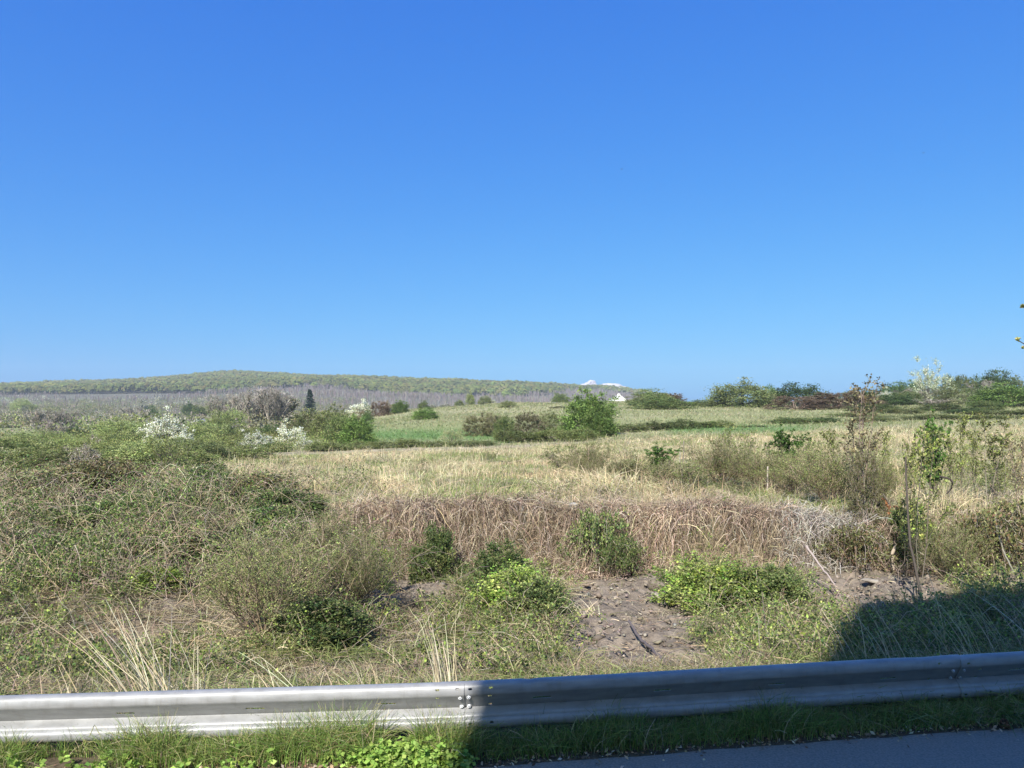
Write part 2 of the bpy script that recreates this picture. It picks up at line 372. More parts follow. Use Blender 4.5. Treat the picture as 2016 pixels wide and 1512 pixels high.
def beam(x0, x1, off, cuts, bend=None):
    n = max(8, int((x1-x0)/.06)); X = np.linspace(x0, x1, n+1)
    bt = rail_top(X)-.3095; by = rail_y(X)
    ny_ = 1/np.sqrt(1+.162**2)
    P = np.empty((n+1, len(PR), 3)); P[..., 0] = X[:, None]
    P[..., 1] = by[:, None]-PR[None, :, 0]+off-.0; P[..., 2] = bt[:, None]+PR[None, :, 1]
    if bend is not None:              # a dented top lip near an end
        P[..., 2] -= bend(X)[:, None]*ss(.25, .31, PR[:, 1])[None]
        P[..., 1] += (bend(X)*.8)[:, None]*ss(.2, .31, PR[:, 1])[None]
    s = len(PR); ix = (np.arange(n)*s)[:, None]+np.arange(s-1)[None]
    Q = np.stack([ix, ix+1, ix+s+1, ix+s], -1).reshape(-1, 4)
    m = mesh('beam', P, Q, None, m_zn, True)
    o = link('rail_beam', m)
    so = o.modifiers.new('thick', 'SOLIDIFY'); so.thickness = .004; so.offset = 0
    V, Qc, k = [], [], 0
    for (x, z, wd, ht) in cuts:       # slots right through the steel
        yy = float(rail_y(x)); zz = float(rail_top(x))-.3095+z; a = np.linspace(0, 2*np.pi, 13)[:-1]
        ca, sa = np.cos(a), np.sin(a)
        dx = np.sign(ca)*np.maximum(wd-ht, 0)/2+ca*min(wd, ht)/2 if wd > ht else ca*wd/2
        yo = float(-prof(z))
        for s_ in (-1, 1):
            V += [(x+dx[i], yy+off+yo+s_*.05, zz+sa[i]*ht/2) for i in range(12)]
        Qc.append((k, [tuple(range(k, k+12)), tuple(range(k+23, k+11, -1))]+[(k+i, k+12+i, k+12+(i+1) % 12, k+(i+1) % 12) for i in range(12)])); k += 24
    cm = bpy.data.meshes.new('cutter'); cm.from_pydata(V, [], [f for _, fs in Qc for f in fs])
    bm = bmesh.new(); bm.from_mesh(cm); bmesh.ops.recalc_face_normals(bm, faces=bm.faces); bm.to_mesh(cm); bm.free()
    co = link('cutter', cm)
    bo = o.modifiers.new('slots', 'BOOLEAN'); bo.operation = 'DIFFERENCE'; bo.solver = 'EXACT'; bo.object = co
    dg = bpy.context.evaluated_depsgraph_get(); dg.update()
    nm = bpy.data.meshes.new_from_object(o.evaluated_get(dg))
    o.modifiers.clear(); o.data = nm; bpy.data.objects.remove(co); bpy.data.meshes.remove(cm)
    if len(nm.polygons): nm.polygons.foreach_set('use_smooth', np.ones(len(nm.polygons), bool)); nm.set_sharp_from_angle(angle=R(35))
    return o
def XU(u):                            # x of the rail under photo column u
    x = 0.
    for _ in range(30): x = (u-UC)/F*(float(rail_y(x))-.04)
    return x
def ZV(u, v):
    x = XU(u); yy = float(rail_y(x)); return CH-(v-VH)*(yy-.04)/F-(float(rail_top(x))-.3095)
gr = root('guardrail', (0, 0, 0), 'long galvanised steel W-beam guardrail along the road edge, half in sun and half in shade', 'guardrail')
long_ = [(u, v) for u, v in [(235, 1413), (495, 1403), (757, 1393), (1068, 1380), (1308, 1366), (1537, 1354), (1760, 1343), (2012, 1323)]]
allh = [(860, 1362), (900, 1360), (860, 1379), (863, 1400), (860, 1432), (907, 1431)]
midh = [(925, 1361), (966, 1358), (964, 1375), (965, 1397), (925, 1430), (968, 1426), (1845, 1347), (1856, 1310), (1861, 1373)]
righ = [(1912, 1309), (1938, 1341), (1938, 1322), (1906, 1370), (1956, 1365)]
def cut(L, w_=.027, h_=.016): return [(XU(u), min(.29, max(.02, ZV(u, v))), w_, h_) for u, v in L]
x1 = XU(913); x2 = XU(1902)
b1 = beam(-4.9, x1, -.009, cut(allh)+cut([q for q in long_ if q[0] < 900], .13, .016))
b2 = beam(x1-.16, x2+.0, 0, cut(midh)+cut([q for q in long_ if 1000 < q[0] < 1900], .13, .016), lambda X: .012*np.exp(-((X-(x1+.46))/.035)**2)+.008*np.exp(-((X-(x2-.3))/.12)**2))
b3 = beam(x2-.02, x2+4.3, -.009, cut(righ)+cut([q for q in long_ if q[0] > 1950], .13, .011), lambda X: .006*np.exp(-((X-x2)/.05)**2))
for o in (b1, b2, b3): o.parent = gr
def bolt_mesh():
    bm = bmesh.new(); a = R(90)
    for (r, h, y) in ((.0135, .003, 0.0015), (.0115, .008, .0065)):
        q = bmesh.ops.create_cone(bm, cap_ends=True, segments=16, radius1=r, radius2=r*(.62 if h > .005 else 1), depth=h)
        for v in q['verts']:
            x_, y_, z_ = v.co; v.co = (x_, -z_-y, y_)
    m = bpy.data.meshes.new('bolt'); bm.to_mesh(m); bm.free(); m.materials.append(m_zo); return m
bmm = bolt_mesh()
for u, v in [(905, 1378), (922, 1377), (907, 1400), (922, 1400), (1884, 1325), (1905, 1323), (1886, 1343), (1905, 1342)]:
    x = XU(u); z = ZV(u, v); o = link('bolt', bmm, gr)
    o.location = (x, float(rail_y(x))-float(prof(z))-.011, float(rail_top(x))-.3095+z)
    tl = .0; e = .004; s_ = (prof(z+e)-prof(z-e))/(2*e); o.rotation_euler = (math.atan(float(s_))*-1, 0, math.atan(.162) if x > -.1 else 0)
for x in (XU(913)+.005, XU(1895), XU(913)-4.0, XU(1895)+4.0):
    yy = float(rail_y(x)); zt = float(rail_top(x)); gz = float(H(x, yy))
    link('post', boxm([(x-.05, x+.05, yy+.105, yy+.11, gz-.3, zt-.03), (x-.05, x-.045, yy+.11, yy+.17, gz-.3, zt-.03), (x+.045, x+.05, yy+.11, yy+.17, gz-.3, zt-.03)], m_zo), gr)
    link('spacer', boxm([(x-.04, x+.04, yy+.086, yy+.103, zt-.2, zt-.11)], m_zo), gr)

# ================================================================== ground cover
rng = np.random.default_rng(7)
def pts(n, x0, x1, y0, y1, r=None):
    r = r or rng
    return r.uniform(x0, x1, n), r.uniform(y0, y1, n)
def fan(n, y0, y1, u0=-60, u1=2080, pw=1.0):
    """points spread through a fan in front of the road; density falls as 1/y**pw"""
    t = rng.random(n)
    y = (y0**(2-pw)+t*(y1**(2-pw)-y0**(2-pw)))**(1/(2-pw)) if pw != 2 else y0*(y1/y0)**t
    u = rng.uniform(u0, u1, n)
    return (u-UC)*y/F, y
def blob(u, v, L):
    m = 0*u
    for cu, cv, ru, rv in L: m = np.maximum(m, 1-np.sqrt(((u-cu)/ru)**2+((v-cv)/rv)**2))
    return m
TAN = [(.42, .34, .21), (.50, .42, .27), (.33, .25, .16), (.38, .30, .20)]
STRAW = [(.55, .47, .30), (.62, .54, .36), (.48, .38, .23)]
GREY = [(.30, .25, .20), (.24, .19, .155), (.38, .33, .27)]
ROSE = [(.35, .26, .195), (.28, .20, .15), (.43, .34, .265), (.20, .145, .11), (.50, .42, .33)]
GRN = [(.165, .205, .06), (.21, .25, .08), (.125, .165, .048), (.26, .295, .105)]
DGRN = [(.09, .145, .045), (.115, .18, .055), (.07, .115, .036)]
OLIVE = [(.19, .20, .075), (.235, .235, .095), (.145, .155, .055)]
LIME = [(.30, .37, .08), (.24, .32, .06), (.37, .40, .12)]
G_BL = [(1420, 1160, 150, 60), (1500, 1240, 160, 90), (1000, 1180, 130, 90), (1070, 1280, 60, 50), (1560, 1300, 90, 40), (1580, 1225, 50, 40), (1930, 1110, 110, 50), (200, 1170, 120, 40),
        (900, 1230, 60, 60), (640, 1260, 130, 60), (1750, 1270, 200, 60), (1430, 1200, 120, 60), (960, 1250, 110, 50), (230, 1330, 300, 30), (1950, 1180, 100, 60)]
STR = [(230, 1235, 260, 70), (60, 1290, 200, 40), (420, 1230, 120, 50), (860, 1290, 150, 50), (1560, 1260, 90, 50), (1620, 1230, 80, 40), (560, 1310, 200, 30)]
# matted dead grass and straw over the bank
def cover_bank():
    x, y = fan(190000, 5.5, 15.3, -80, 2100, 1.0); z = H(x, y); u, v = uv(x, y, z)
    m = mud_mask(u, v)+.3*(fbm(x*2, y*2, 21)-.5)
    k = (m < .06) | (rng.random(len(x)) < .018)
    k &= rng.random(len(x)) < np.where(y > 13.6, .5, 1)
    x, y, z, u, v = x[k], y[k], z[k], u[k], v[k]
    n = len(x); g = fbm(x*1.3, y*1.3, 71)+.45*np.clip(blob(u, v, G_BL), -.3, 1)+.25*(1-ss(5.9, 6.7, y-shift(x)))
    isg = rng.random(n) < ss(.42, .85, g)*.75+.05
    c = np.where(isg[:, None], pal(rng, n, GRN+OLIVE), pal(rng, n, TAN+GREY+TAN+STRAW, .25))
    pale = ss(.5, .8, fbm(x*.8, y*.8, 75))[:, None]; c = np.where(isg[:, None], c, c*(.62+.5*pale))
    h = rng.uniform(.07, .24, n)*np.where(isg, 1.2, 1)*(.6+.9*fbm(x*1.2, y*1.2, 79)); lean = rng.uniform(.3, 1.9, n)
    flat = rng.random(n) < .35
    az = rng.uniform(0, 6.28, n)
    P = blade_paths(x, y, z-.01, h, lean, az); P[flat, :, 2] = z[flat][:, None]+.01+.35*(P[flat, :, 2]-z[flat][:, None])
    return P, rng.uniform(.006, .014, n), c, isg
P, W, c, isg = cover_bank()
V, Q, C = ribbons(P[~isg], W[~isg], c[~isg], rng)
tag(link('dry_grass', mesh('dry_grass', V, Q, C, M_DRY)), 'matted dead grass and straw covering the bank behind the guardrail', 'dry grass', kind='stuff')
V, Q, C = ribbons(P[isg], W[isg], c[isg], rng)
tag(link('green_grass', mesh('green_grass', V, Q, C, M_GRASS)), 'patches of fresh green grass growing through the bank behind the guardrail', 'grass', kind='stuff')

# small broad leaves of weeds and creeping bramble, in clumps
def clumps(n, y0, y1, per, rad, hh, prob, cols, size, name, label, cat_, u0=-80, u1=2100):
    x, y = fan(n, y0, y1, u0, u1, 1.0); z = H(x, y); u, v = uv(x, y, z)
    k = rng.random(n) < prob(x, y, u, v); x, y, z = x[k], y[k], z[k]; n = len(x)
    r = rng.uniform(.5, 1.3, n)*rad
    cc = pal(rng, n, cols, .2)
    idx = np.repeat(np.arange(n), per); N = len(idx)
    a = rng.uniform(0, 6.28, N); q = np.sqrt(rng.random(N))
    px = x[idx]+np.cos(a)*q*r[idx]; py = y[idx]+np.sin(a)*q*r[idx]
    pz = H(px, py)+rng.random(N)*hh*(1.1-q)*(.5+r[idx]/rad)
    D = np.stack([np.cos(a), np.sin(a), rng.uniform(0, .9, N)], 1)
    L = size*rng.uniform(.6, 1.4, N)
    V, Q, C = leaves(np.stack([px, py, pz], 1), D, L, L*.65, cc[idx]*rng.uniform(.75, 1.25, (N, 1)), rng)
    return tag(link(name, mesh(name, V, Q, C, M_LEAF)), label, cat_, kind='stuff')
clumps(14000, 5.9, 14.2, 26, .2, .30, lambda x, y, u, v: (ss(.0, .6, blob(u, v, G_BL))*.7+.5*ss(.52, .68, fbm(x*1.5, y*1.5, 81)))*(mud_mask(u, v) < 0)*(1-.9*ss(0, .3, blob(u, v, STR))), GRN+OLIVE+DGRN, .035,
       'creeping_leaves', 'low creeping weeds and bramble leaves spread over the bank', 'weeds')
# roadside verge
def verge_grass():
    parts = []
    for n, fr in ((38000, 1), (15000, 0)):
        x = rng.uniform(-5, 6.5, n); y = (4.88+rng.random(n)**.7*.25 if fr else 5.19+rng.random(n)**1.4*1.1)+shift(x)
        k = rng.random(n) < np.where(y-shift(x) < 4.97, .5, 1)
        k &= fbm(x*2.6, y*3, 91) > (.28 if fr else .42)
        x, y = x[k], y[k]; n = len(x); z = H(x, y); tall = vn(x*1.6, x*0, 93); t2 = vn(x*6, x*0+4, 94)
        if fr: h = rng.uniform(.06, .19, n)*(.4+.9*tall+.7*t2)*np.where(x < -.2, 1.25, 1); w_ = rng.random(n) < .05; h = np.where(w_, rng.uniform(.16, .27, n), h)
        else: h = rng.uniform(.08, .26, n)*(.5+.8*tall+.3*t2)+.04
        c = pal(rng, n, [(.14, .23, .05), (.19, .28, .06), (.11, .18, .04), (.27, .33, .09), (.30, .28, .11)], .2)
        c = np.where((rng.random(n) < (.10 if fr else np.where(x < -.2, .42, .12)))[:, None], pal(rng, n, TAN+STRAW), c)
        P = blade_paths(x, y, z-.01, h, rng.uniform(.1, 1.0, n), rng.uniform(0, 6.28, n), 5)
        parts.append(ribbons(P, rng.uniform(.003, .0065, n), c, rng))
    return cat(parts)
V, Q, C = verge_grass()
tag(link('verge_grass', mesh('verge_grass', V, Q, C, M_GRASS)), 'fresh green grass growing under and along the guardrail beside the asphalt', 'grass', kind='stuff')
# nettles in front of the rail
def nettles():
    n = 300; x = np.concatenate([rng.normal(-.62, .2, n*4//5), rng.uniform(-3.4, -.3, n-n*4//5)]); y = rng.uniform(4.78, 5.0, n)
    k = (fbm(x*1.8, y, 95) > .56) | (np.abs(x+.62) < .35); x, y = x[k], y[k]; n = len(x); z = H(x, y); h = rng.uniform(.05, .15, n)
    parts = []
    P = blade_paths(x, y, z, h, rng.uniform(0, .5, n), rng.uniform(0, 6.28, n)); parts.append(ribbons(P, np.full(n, .004), pal(rng, n, GRN), rng))
    for lv in (.45, .7, 1.0):
        for s in range(4):
            a = s*np.pi/2+rng.uniform(-.5, .5, n)+lv*3
            q = P[:, -1]*lv+P[:, 0]*(1-lv); D = np.stack([np.cos(a), np.sin(a), rng.uniform(-.2, .5, n)], 1)
            L = rng.uniform(.03, .06, n)*(1.25-lv*.5); parts.append(leaves(q, D, L, L*.7, pal(rng, n, [(.2, .31, .06), (.24, .35, .07), (.15, .25, .05), (.27, .36, .09)], .15), rng))
    return cat(parts)
V, Q, C = nettles()
tag(link('nettles', mesh('nettles', V, Q, C, M_LEAF)), 'bright green broad leaved nettles in front of the sunny guardrail', 'weeds', kind='stuff')
# leaf litter on the asphalt edge
def litter():
    n = 2600; x = rng.uniform(-5, 6.5, n); y = edge_y(x)+rng.normal(.05, .045, n); x2 = x[:120]; y[:120] -= rng.random(120)*.2
    z = np.maximum(.014+dz(x), H(x, y))+rng.random(n)*.015
    a = rng.uniform(0, 6.28, n); D = np.stack([np.cos(a), np.sin(a), rng.normal(0, .3, n)], 1); L = rng.uniform(.012, .045, n)
    return leaves(np.stack([x, y, z], 1), D, L, L*rng.uniform(.2, .6, n), pal(rng, n, [(.45, .33, .2), (.3, .2, .12), (.6, .5, .36), (.16, .1, .07), (.12, .08, .06)], .2), rng)
V, Q, C = litter()
tag(link('leaf_litter', mesh('leaf_litter', V, Q, C, M_DRY)), 'dead leaves and straw bits lying along the asphalt edge', 'leaf litter', kind='stuff')

# field of dead grass
def field():
    x, y = fan(300000, 14.6, 66, -80, 2100, 1.35); z = H(x, y); u, v = uv(x, y, z)
    edge = 48+np.interp(u, [0, 600, 1000, 1300, 1600, 2016], [0, 0, 3, 12, 16, 20])
    k = y < edge+3*(fbm(x*.5, x*0, 3)-.5); k &= rng.random(len(x)) < np.interp(u, [0, 330, 480], [.5, .6, 1])
    x, y, z, u, v = x[k], y[k], z[k], u[k], v[k]; n = len(x)
    g = fbm(x*.35, y*.3, 101)*.7+fbm(x*1.6, y*1.6, 102)*.3+.22*np.clip(blob(u, v, [(930, 965, 240, 40), (700, 975, 120, 30), (860, 905, 200, 14), (1620, 1000, 160, 30), (1900, 940, 140, 30)]), 0, 1)
    isg = rng.random(n) < ss(.40, .62, g)*.8+.14
    c = np.where(isg[:, None], pal(rng, n, GRN+OLIVE+[(.24, .3, .12)], .15), pal(rng, n, TAN+STRAW+[(.33, .33, .17), (.40, .39, .22), (.36, .33, .19)], .2))
    sh = fbm(x*.6, y*.5, 103)[:, None]; c = c*(.6+.8*sh)
    rosy = ss(.5, .7, fbm(x*.25, y*.4, 104))[:, None]*(~isg)[:, None]; c = c*(1-rosy*.35)+c*C3(1.1, .86, .76)*rosy*.35
    sc_ = 1+(y-14)/40
    h = rng.uniform(.12, .38, n)*np.where(isg, .55, 1)*(.45+.5*sh[:, 0]+1.0*ss(.4, .75, fbm(x*1.4, y*.9, 105))); h = np.where(rng.random(n) < .03, h*1.7, h)
    P = blade_paths(x, y, z-.01, h, rng.uniform(.05, 1.1, n), rng.uniform(0, 6.28, n), 3)
    return P, rng.uniform(.009, .016, n)*sc_, c
P, W, c = field(); V, Q, C = ribbons(P, W, c, rng)
tag(link('field_grass', mesh('field_grass', V, Q, C, M_DRY)), 'tall pale dead grass with green patches filling the field beyond the bank', 'dry grass', kind='stuff')
def meadow():
    x, y = fan(120000, 55, 235, -80, 2100, 1.2); z = H(x, y); u, v = uv(x, y, z)
    k = (u > 560)
    x, y, z, u, v = x[k], y[k], z[k], u[k], v[k]; n = len(x)
    lush = np.exp(-((v-858)/13)**2)*ss(640, 720, u)*(1-ss(1000, 1060, u))+np.exp(-((v-846)/7)**2)*ss(1290, 1330, u)*(1-ss(1560, 1640, u))
    s = fbm(x/14, y/5, 52); isg = rng.random(n) < .5+.5*lush-.4*ss(.5, .65, s)
    c = np.where(isg[:, None], pal(rng, n, [(.175, .205, .075), (.21, .23, .09), (.145, .18, .06)], .1), pal(rng, n, [(.31, .29, .155), (.27, .26, .135), (.37, .34, .2)], .12))
    c = np.where((rng.random(n) < lush)[:, None], pal(rng, n, [(.12, .20, .06), (.145, .23, .08)], .12), c)
    P = blade_paths(x, y, z-.02, rng.uniform(.15, .5, n), rng.uniform(.2, 1.2, n), rng.uniform(0, 6.28, n), 3)
    return ribbons(P, rng.uniform(.04, .1, n)*(y/90), c, rng)
V, Q, C = meadow()
tag(link('meadow_grass', mesh('meadow_grass', V, Q, C, M_GRASS)), 'short green and tan grass on the meadows sloping up to the ridge', 'grass', kind='stuff')

# curtain of dead vines hanging over the cut bank
def vines():
    n = 42000; u = rng.uniform(640, 2080, n); y = 13.85+rng.random(n)**.7*1.0; x = (u-UC)*y/F
    keep = rng.random(n) < np.where(u > 1700, .5, 1)*ss(620, 800, u)*np.clip(.1+2.2*(fbm(x*1.7, y*2.5, 111)-.25), .12, 1)
    x, y, u = x[keep], y[keep], u[keep]; n = len(x); z0 = H(x, y)
    S = 6; t = np.linspace(0, 1, S)[None]
    ch = rng.random(n) < .4; L = np.where(ch, rng.uniform(.1, .4, n), rng.uniform(.2, .85, n)); th = np.where(ch, rng.uniform(-3.1, 3.1, n), rng.normal(0, .45, n)); out = rng.uniform(.05, .5, n)*(.4+1.1*fbm(x*1.3, y*0, 117))
    P = np.empty((n, S, 3)); wob = np.cumsum(rng.normal(0, .022, (n, S, 3)), 1)
    dx = np.sin(th)*L; dn = np.cos(th)*L
    P[..., 0] = x[:, None]+dx[:, None]*t; P[..., 1] = y[:, None]-out[:, None]*np.sin(.5+t*1.6)
    P[..., 2] = z0[:, None]+rng.uniform(0, .16, (n, 1))+.12*np.sin(t*3)-dn[:, None]*t**1.5
    P += wob
    gz = H(P[..., 0], P[..., 1])+.01; P[..., 2] = np.maximum(P[..., 2], gz+rng.random((n, 1))*.08)
    c = pal(rng, n, ROSE+ROSE+TAN, .28); c = c*(.7+.6*fbm(x*1.1, y*2, 113)[:, None])
    gs = ss(1500, 1580, u)*(1-ss(1660, 1720, u)); c = np.where((rng.random(n) < gs*.9)[:, None], pal(rng, n, [(.46, .42, .36), (.36, .32, .27), (.58, .54, .47), (.2, .17, .14)], .15), c)
    gb = ss(1790, 1850, u); c = np.where((rng.random(n) < gb*.8)[:, None], pal(rng, n, TAN, .2), c)
    return ribbons(P, rng.uniform(.006, .014, n), c, rng)
V, Q, C = vines()
tag(link('dead_vines', mesh('dead_vines', V, Q, C, M_DRY)), 'curtain of dead rosy brown vines hanging over the cut bank below the field', 'dead vines', kind='stuff')
# loose sticks and canes tangled on the banks
def sticks():
    n = 2600; x, y = fan(n, 8.5, 17, -80, 2080, 1); u, v = uv(x, y, H(x, y))
    k = (rng.random(n) < np.where(u < 900, 1, .45)) & (mud_mask(u, v) < .1); x, y = x[k], y[k]; n = len(x); z = H(x, y)+rng.random(n)*.15
    a = rng.uniform(0, 6.28, n); L = rng.uniform(.3, 1.1, n); S = 6; t = np.linspace(0, 1, S)[None]; el = rng.uniform(.0, 1.2, n)
    P = np.empty((n, S, 3)); hx = (L*np.cos(el))[:, None]*t
    P[..., 0] = x[:, None]+np.cos(a)[:, None]*hx; P[..., 1] = y[:, None]+np.sin(a)[:, None]*hx
    P[..., 2] = z[:, None]+(L*np.sin(el))[:, None]*t-.25*L[:, None]*t**2
    P += rng.normal(0, .015, P.shape)
    return tubes(P, rng.uniform(.003, .006, n), np.full(n, .0015), pal(rng, n, TAN+GREY+ROSE+STRAW, .25), 3)
V, Q, C = sticks()
tag(link('dead_canes', mesh('dead_canes', V, Q, C, M_DRY)), 'loose dead canes and twigs tangled across the overgrown bank', 'dead canes', kind='stuff')
# clods, stones and straw scraps on the bare earth
def straws():
    n = 900; x, y = fan(n*3, 7.5, 14.2, 600, 2060, 1); u, v = uv(x, y, H(x, y)); k = mud_mask(u, v) > .05; x, y = x[k][:n], y[k][:n]; n = len(x)
    z = H(x, y)+.03; a = rng.uniform(0, 6.28, n); L = rng.uniform(.05, .22, n); S = 4; t = np.linspace(-.5, .5, S)[None]
    P = np.empty((n, S, 3)); P[..., 0] = x[:, None]+np.cos(a)[:, None]*L[:, None]*t; P[..., 1] = y[:, None]+np.sin(a)[:, None]*L[:, None]*t; P[..., 2] = z[:, None]+rng.uniform(-.01, .05, (n, 1))-.1*t**2
    P += rng.normal(0, .008, P.shape)
    return ribbons(P, rng.uniform(.004, .01, n), pal(rng, n, TAN+STRAW+GREY, .2), rng)
V, Q, C = straws()
tag(link('straw_scraps', mesh('straw_scraps', V, Q, C, M_DRY)), 'straw scraps strewn over the bare grey brown earth', 'straw', kind='stuff')

# ================================================================== plants
def grow(r, n, H_, tilt, curve=.15, S=7, base=.05, upbend=.0, hv=.25):
    """n stems from the ground, unit-ish plant of height H_"""
    az = r.uniform(0, 6.28, n); tl = r.uniform(*tilt, n); L = H_*r.uniform(1-hv, 1, n)
    t = np.linspace(0, 1, S)[None]
    rad = np.sin(tl)[:, None]*t - upbend*np.sin(tl)[:, None]*t**2
    up = np.cos(tl)[:, None]*t + upbend*.4*np.sin(tl)[:, None]*t**2
    P = np.empty((n, S, 3)); b = r.uniform(0, base, n)
    P[..., 0] = np.cos(az)[:, None]*(b[:, None]+L[:, None]*rad); P[..., 1] = np.sin(az)[:, None]*(b[:, None]+L[:, None]*rad); P[..., 2] = L[:, None]*up
    wob = np.cumsum(r.normal(0, curve*H_/S*.5, (n, S, 3)), 1); wob[:, 0] = 0
    return P+wob
def branch(r, P, m, L, ang, up=.2, trange=(.2, 1), S=5, taper=.6, curve=.1, droop=0):
    N, S0, _ = P.shape; n = N*m; i = np.repeat(np.arange(N), m)
    t = r.uniform(*trange, n); f = t*(S0-1); k = np.minimum(f.astype(int), S0-2); q = (f-k)[:, None]
    p0 = P[i, k]*(1-q)+P[i, k+1]*q; T = nrm(P[i, k+1]-P[i, k])
    D = nrm(T*np.cos(ang)+nrm(np.cross(T, r.normal(size=(n, 3))))*np.sin(ang)+np.array([0, 0, up]))
    ln = L*(1-taper*t)*r.uniform(.6, 1.2, n); s = np.linspace(0, 1, S)[None, :, None]
    B = p0[:, None]+D[:, None]*ln[:, None, None]*s
    wob = np.cumsum(r.normal(0, curve*L/S, (n, S, 3)), 1); wob[:, 0] = 0
    B = B+wob; B[..., 2] -= droop*ln[:, None]*s[..., 0]**2
    return B, t
def on(r, P, m, t0=.25):
    N, S, _ = P.shape; i = np.repeat(np.arange(N), m); t = r.uniform(t0, 1, N*m); f = t*(S-1); k = np.minimum(f.astype(int), S-2); q = (f-k)[:, None]
    return P[i, k]*(1-q)+P[i, k+1]*q, nrm(P[i, k+1]-P[i, k])
BARK = [(.14, .11, .085), (.18, .15, .12), (.10, .08, .06)]
GBARK = [(.31, .275, .235), (.38, .34, .295), (.24, .21, .18)]
def proto(name, stems, leafs, pnames, mats=(None, None), size_from=None):
    """scale to unit height and unit width"""
    V = [stems[0]] + ([leafs[0]] if leafs else [])
    A = np.concatenate(V); hh = np.percentile(A[:, 2], 98.6); ww = np.percentile(np.abs(A[:, :2]), 96.5)*2
    out = []
    for part, pn, mt in zip([stems, leafs], pnames, (mats[0] or M_STEM, mats[1] or M_LEAF)):
        if part is None: continue
        v = part[0]/np.array([ww, ww, hh]); out.append((pn, mesh(name+'_'+pn, v, part[1], part[2], mt)))
    return out
def shrub(seed, n=12, tilt=(.1, .9), m1=9, m2=5, lv=7, ls=.035, lc=GRN, bark=BARK, up=.25, l1=.38, l2=.16, rb=.012, hv=.25, lw=.6, up2=.2, upbend=.3, extra=None, twigc=None):
    r = np.random.default_rng(seed)
    A = grow(r, n, 1, tilt, .18, hv=hv, upbend=upbend); B, tb = branch(r, A, m1, l1, .75, up, (.2, 1), taper=.45); Cc, _ = branch(r, B, m2, l2, .7, up2, (.2, 1), S=4)
    st = [tubes(A, np.full(n, rb), np.full(n, rb*.25), pal(r, n, bark), 5), tubes(B, np.full(len(B), rb*.4), np.full(len(B), rb*.12), pal(r, len(B), bark), 3),
          ribbons(Cc, np.full(len(Cc), rb*.35), pal(r, len(Cc), twigc or bark), r)]
    lf = None
    if lv:
        p, d = on(r, Cc, lv); c = pal(r, len(p), lc, .22)
        tone = (.8+.4*vn(p[:, 0]*7+50, p[:, 2]*7+p[:, 1]*5, seed))[:, None]; L = ls*r.uniform(.6, 1.4, len(p))
        lf = [leaves(p, d+r.normal(size=d.shape)*.6, L, L*lw, c*tone, r)]
        if extra:
            ex, en, es = extra; p, d = on(r, Cc, en, .1); L = es*r.uniform(.6, 1.4, len(p)); lf.append(leaves(p, r.normal(size=d.shape), L, L*.8, pal(r, len(p), ex, .08), r))
        lf = cat(lf)
    return cat(st), lf

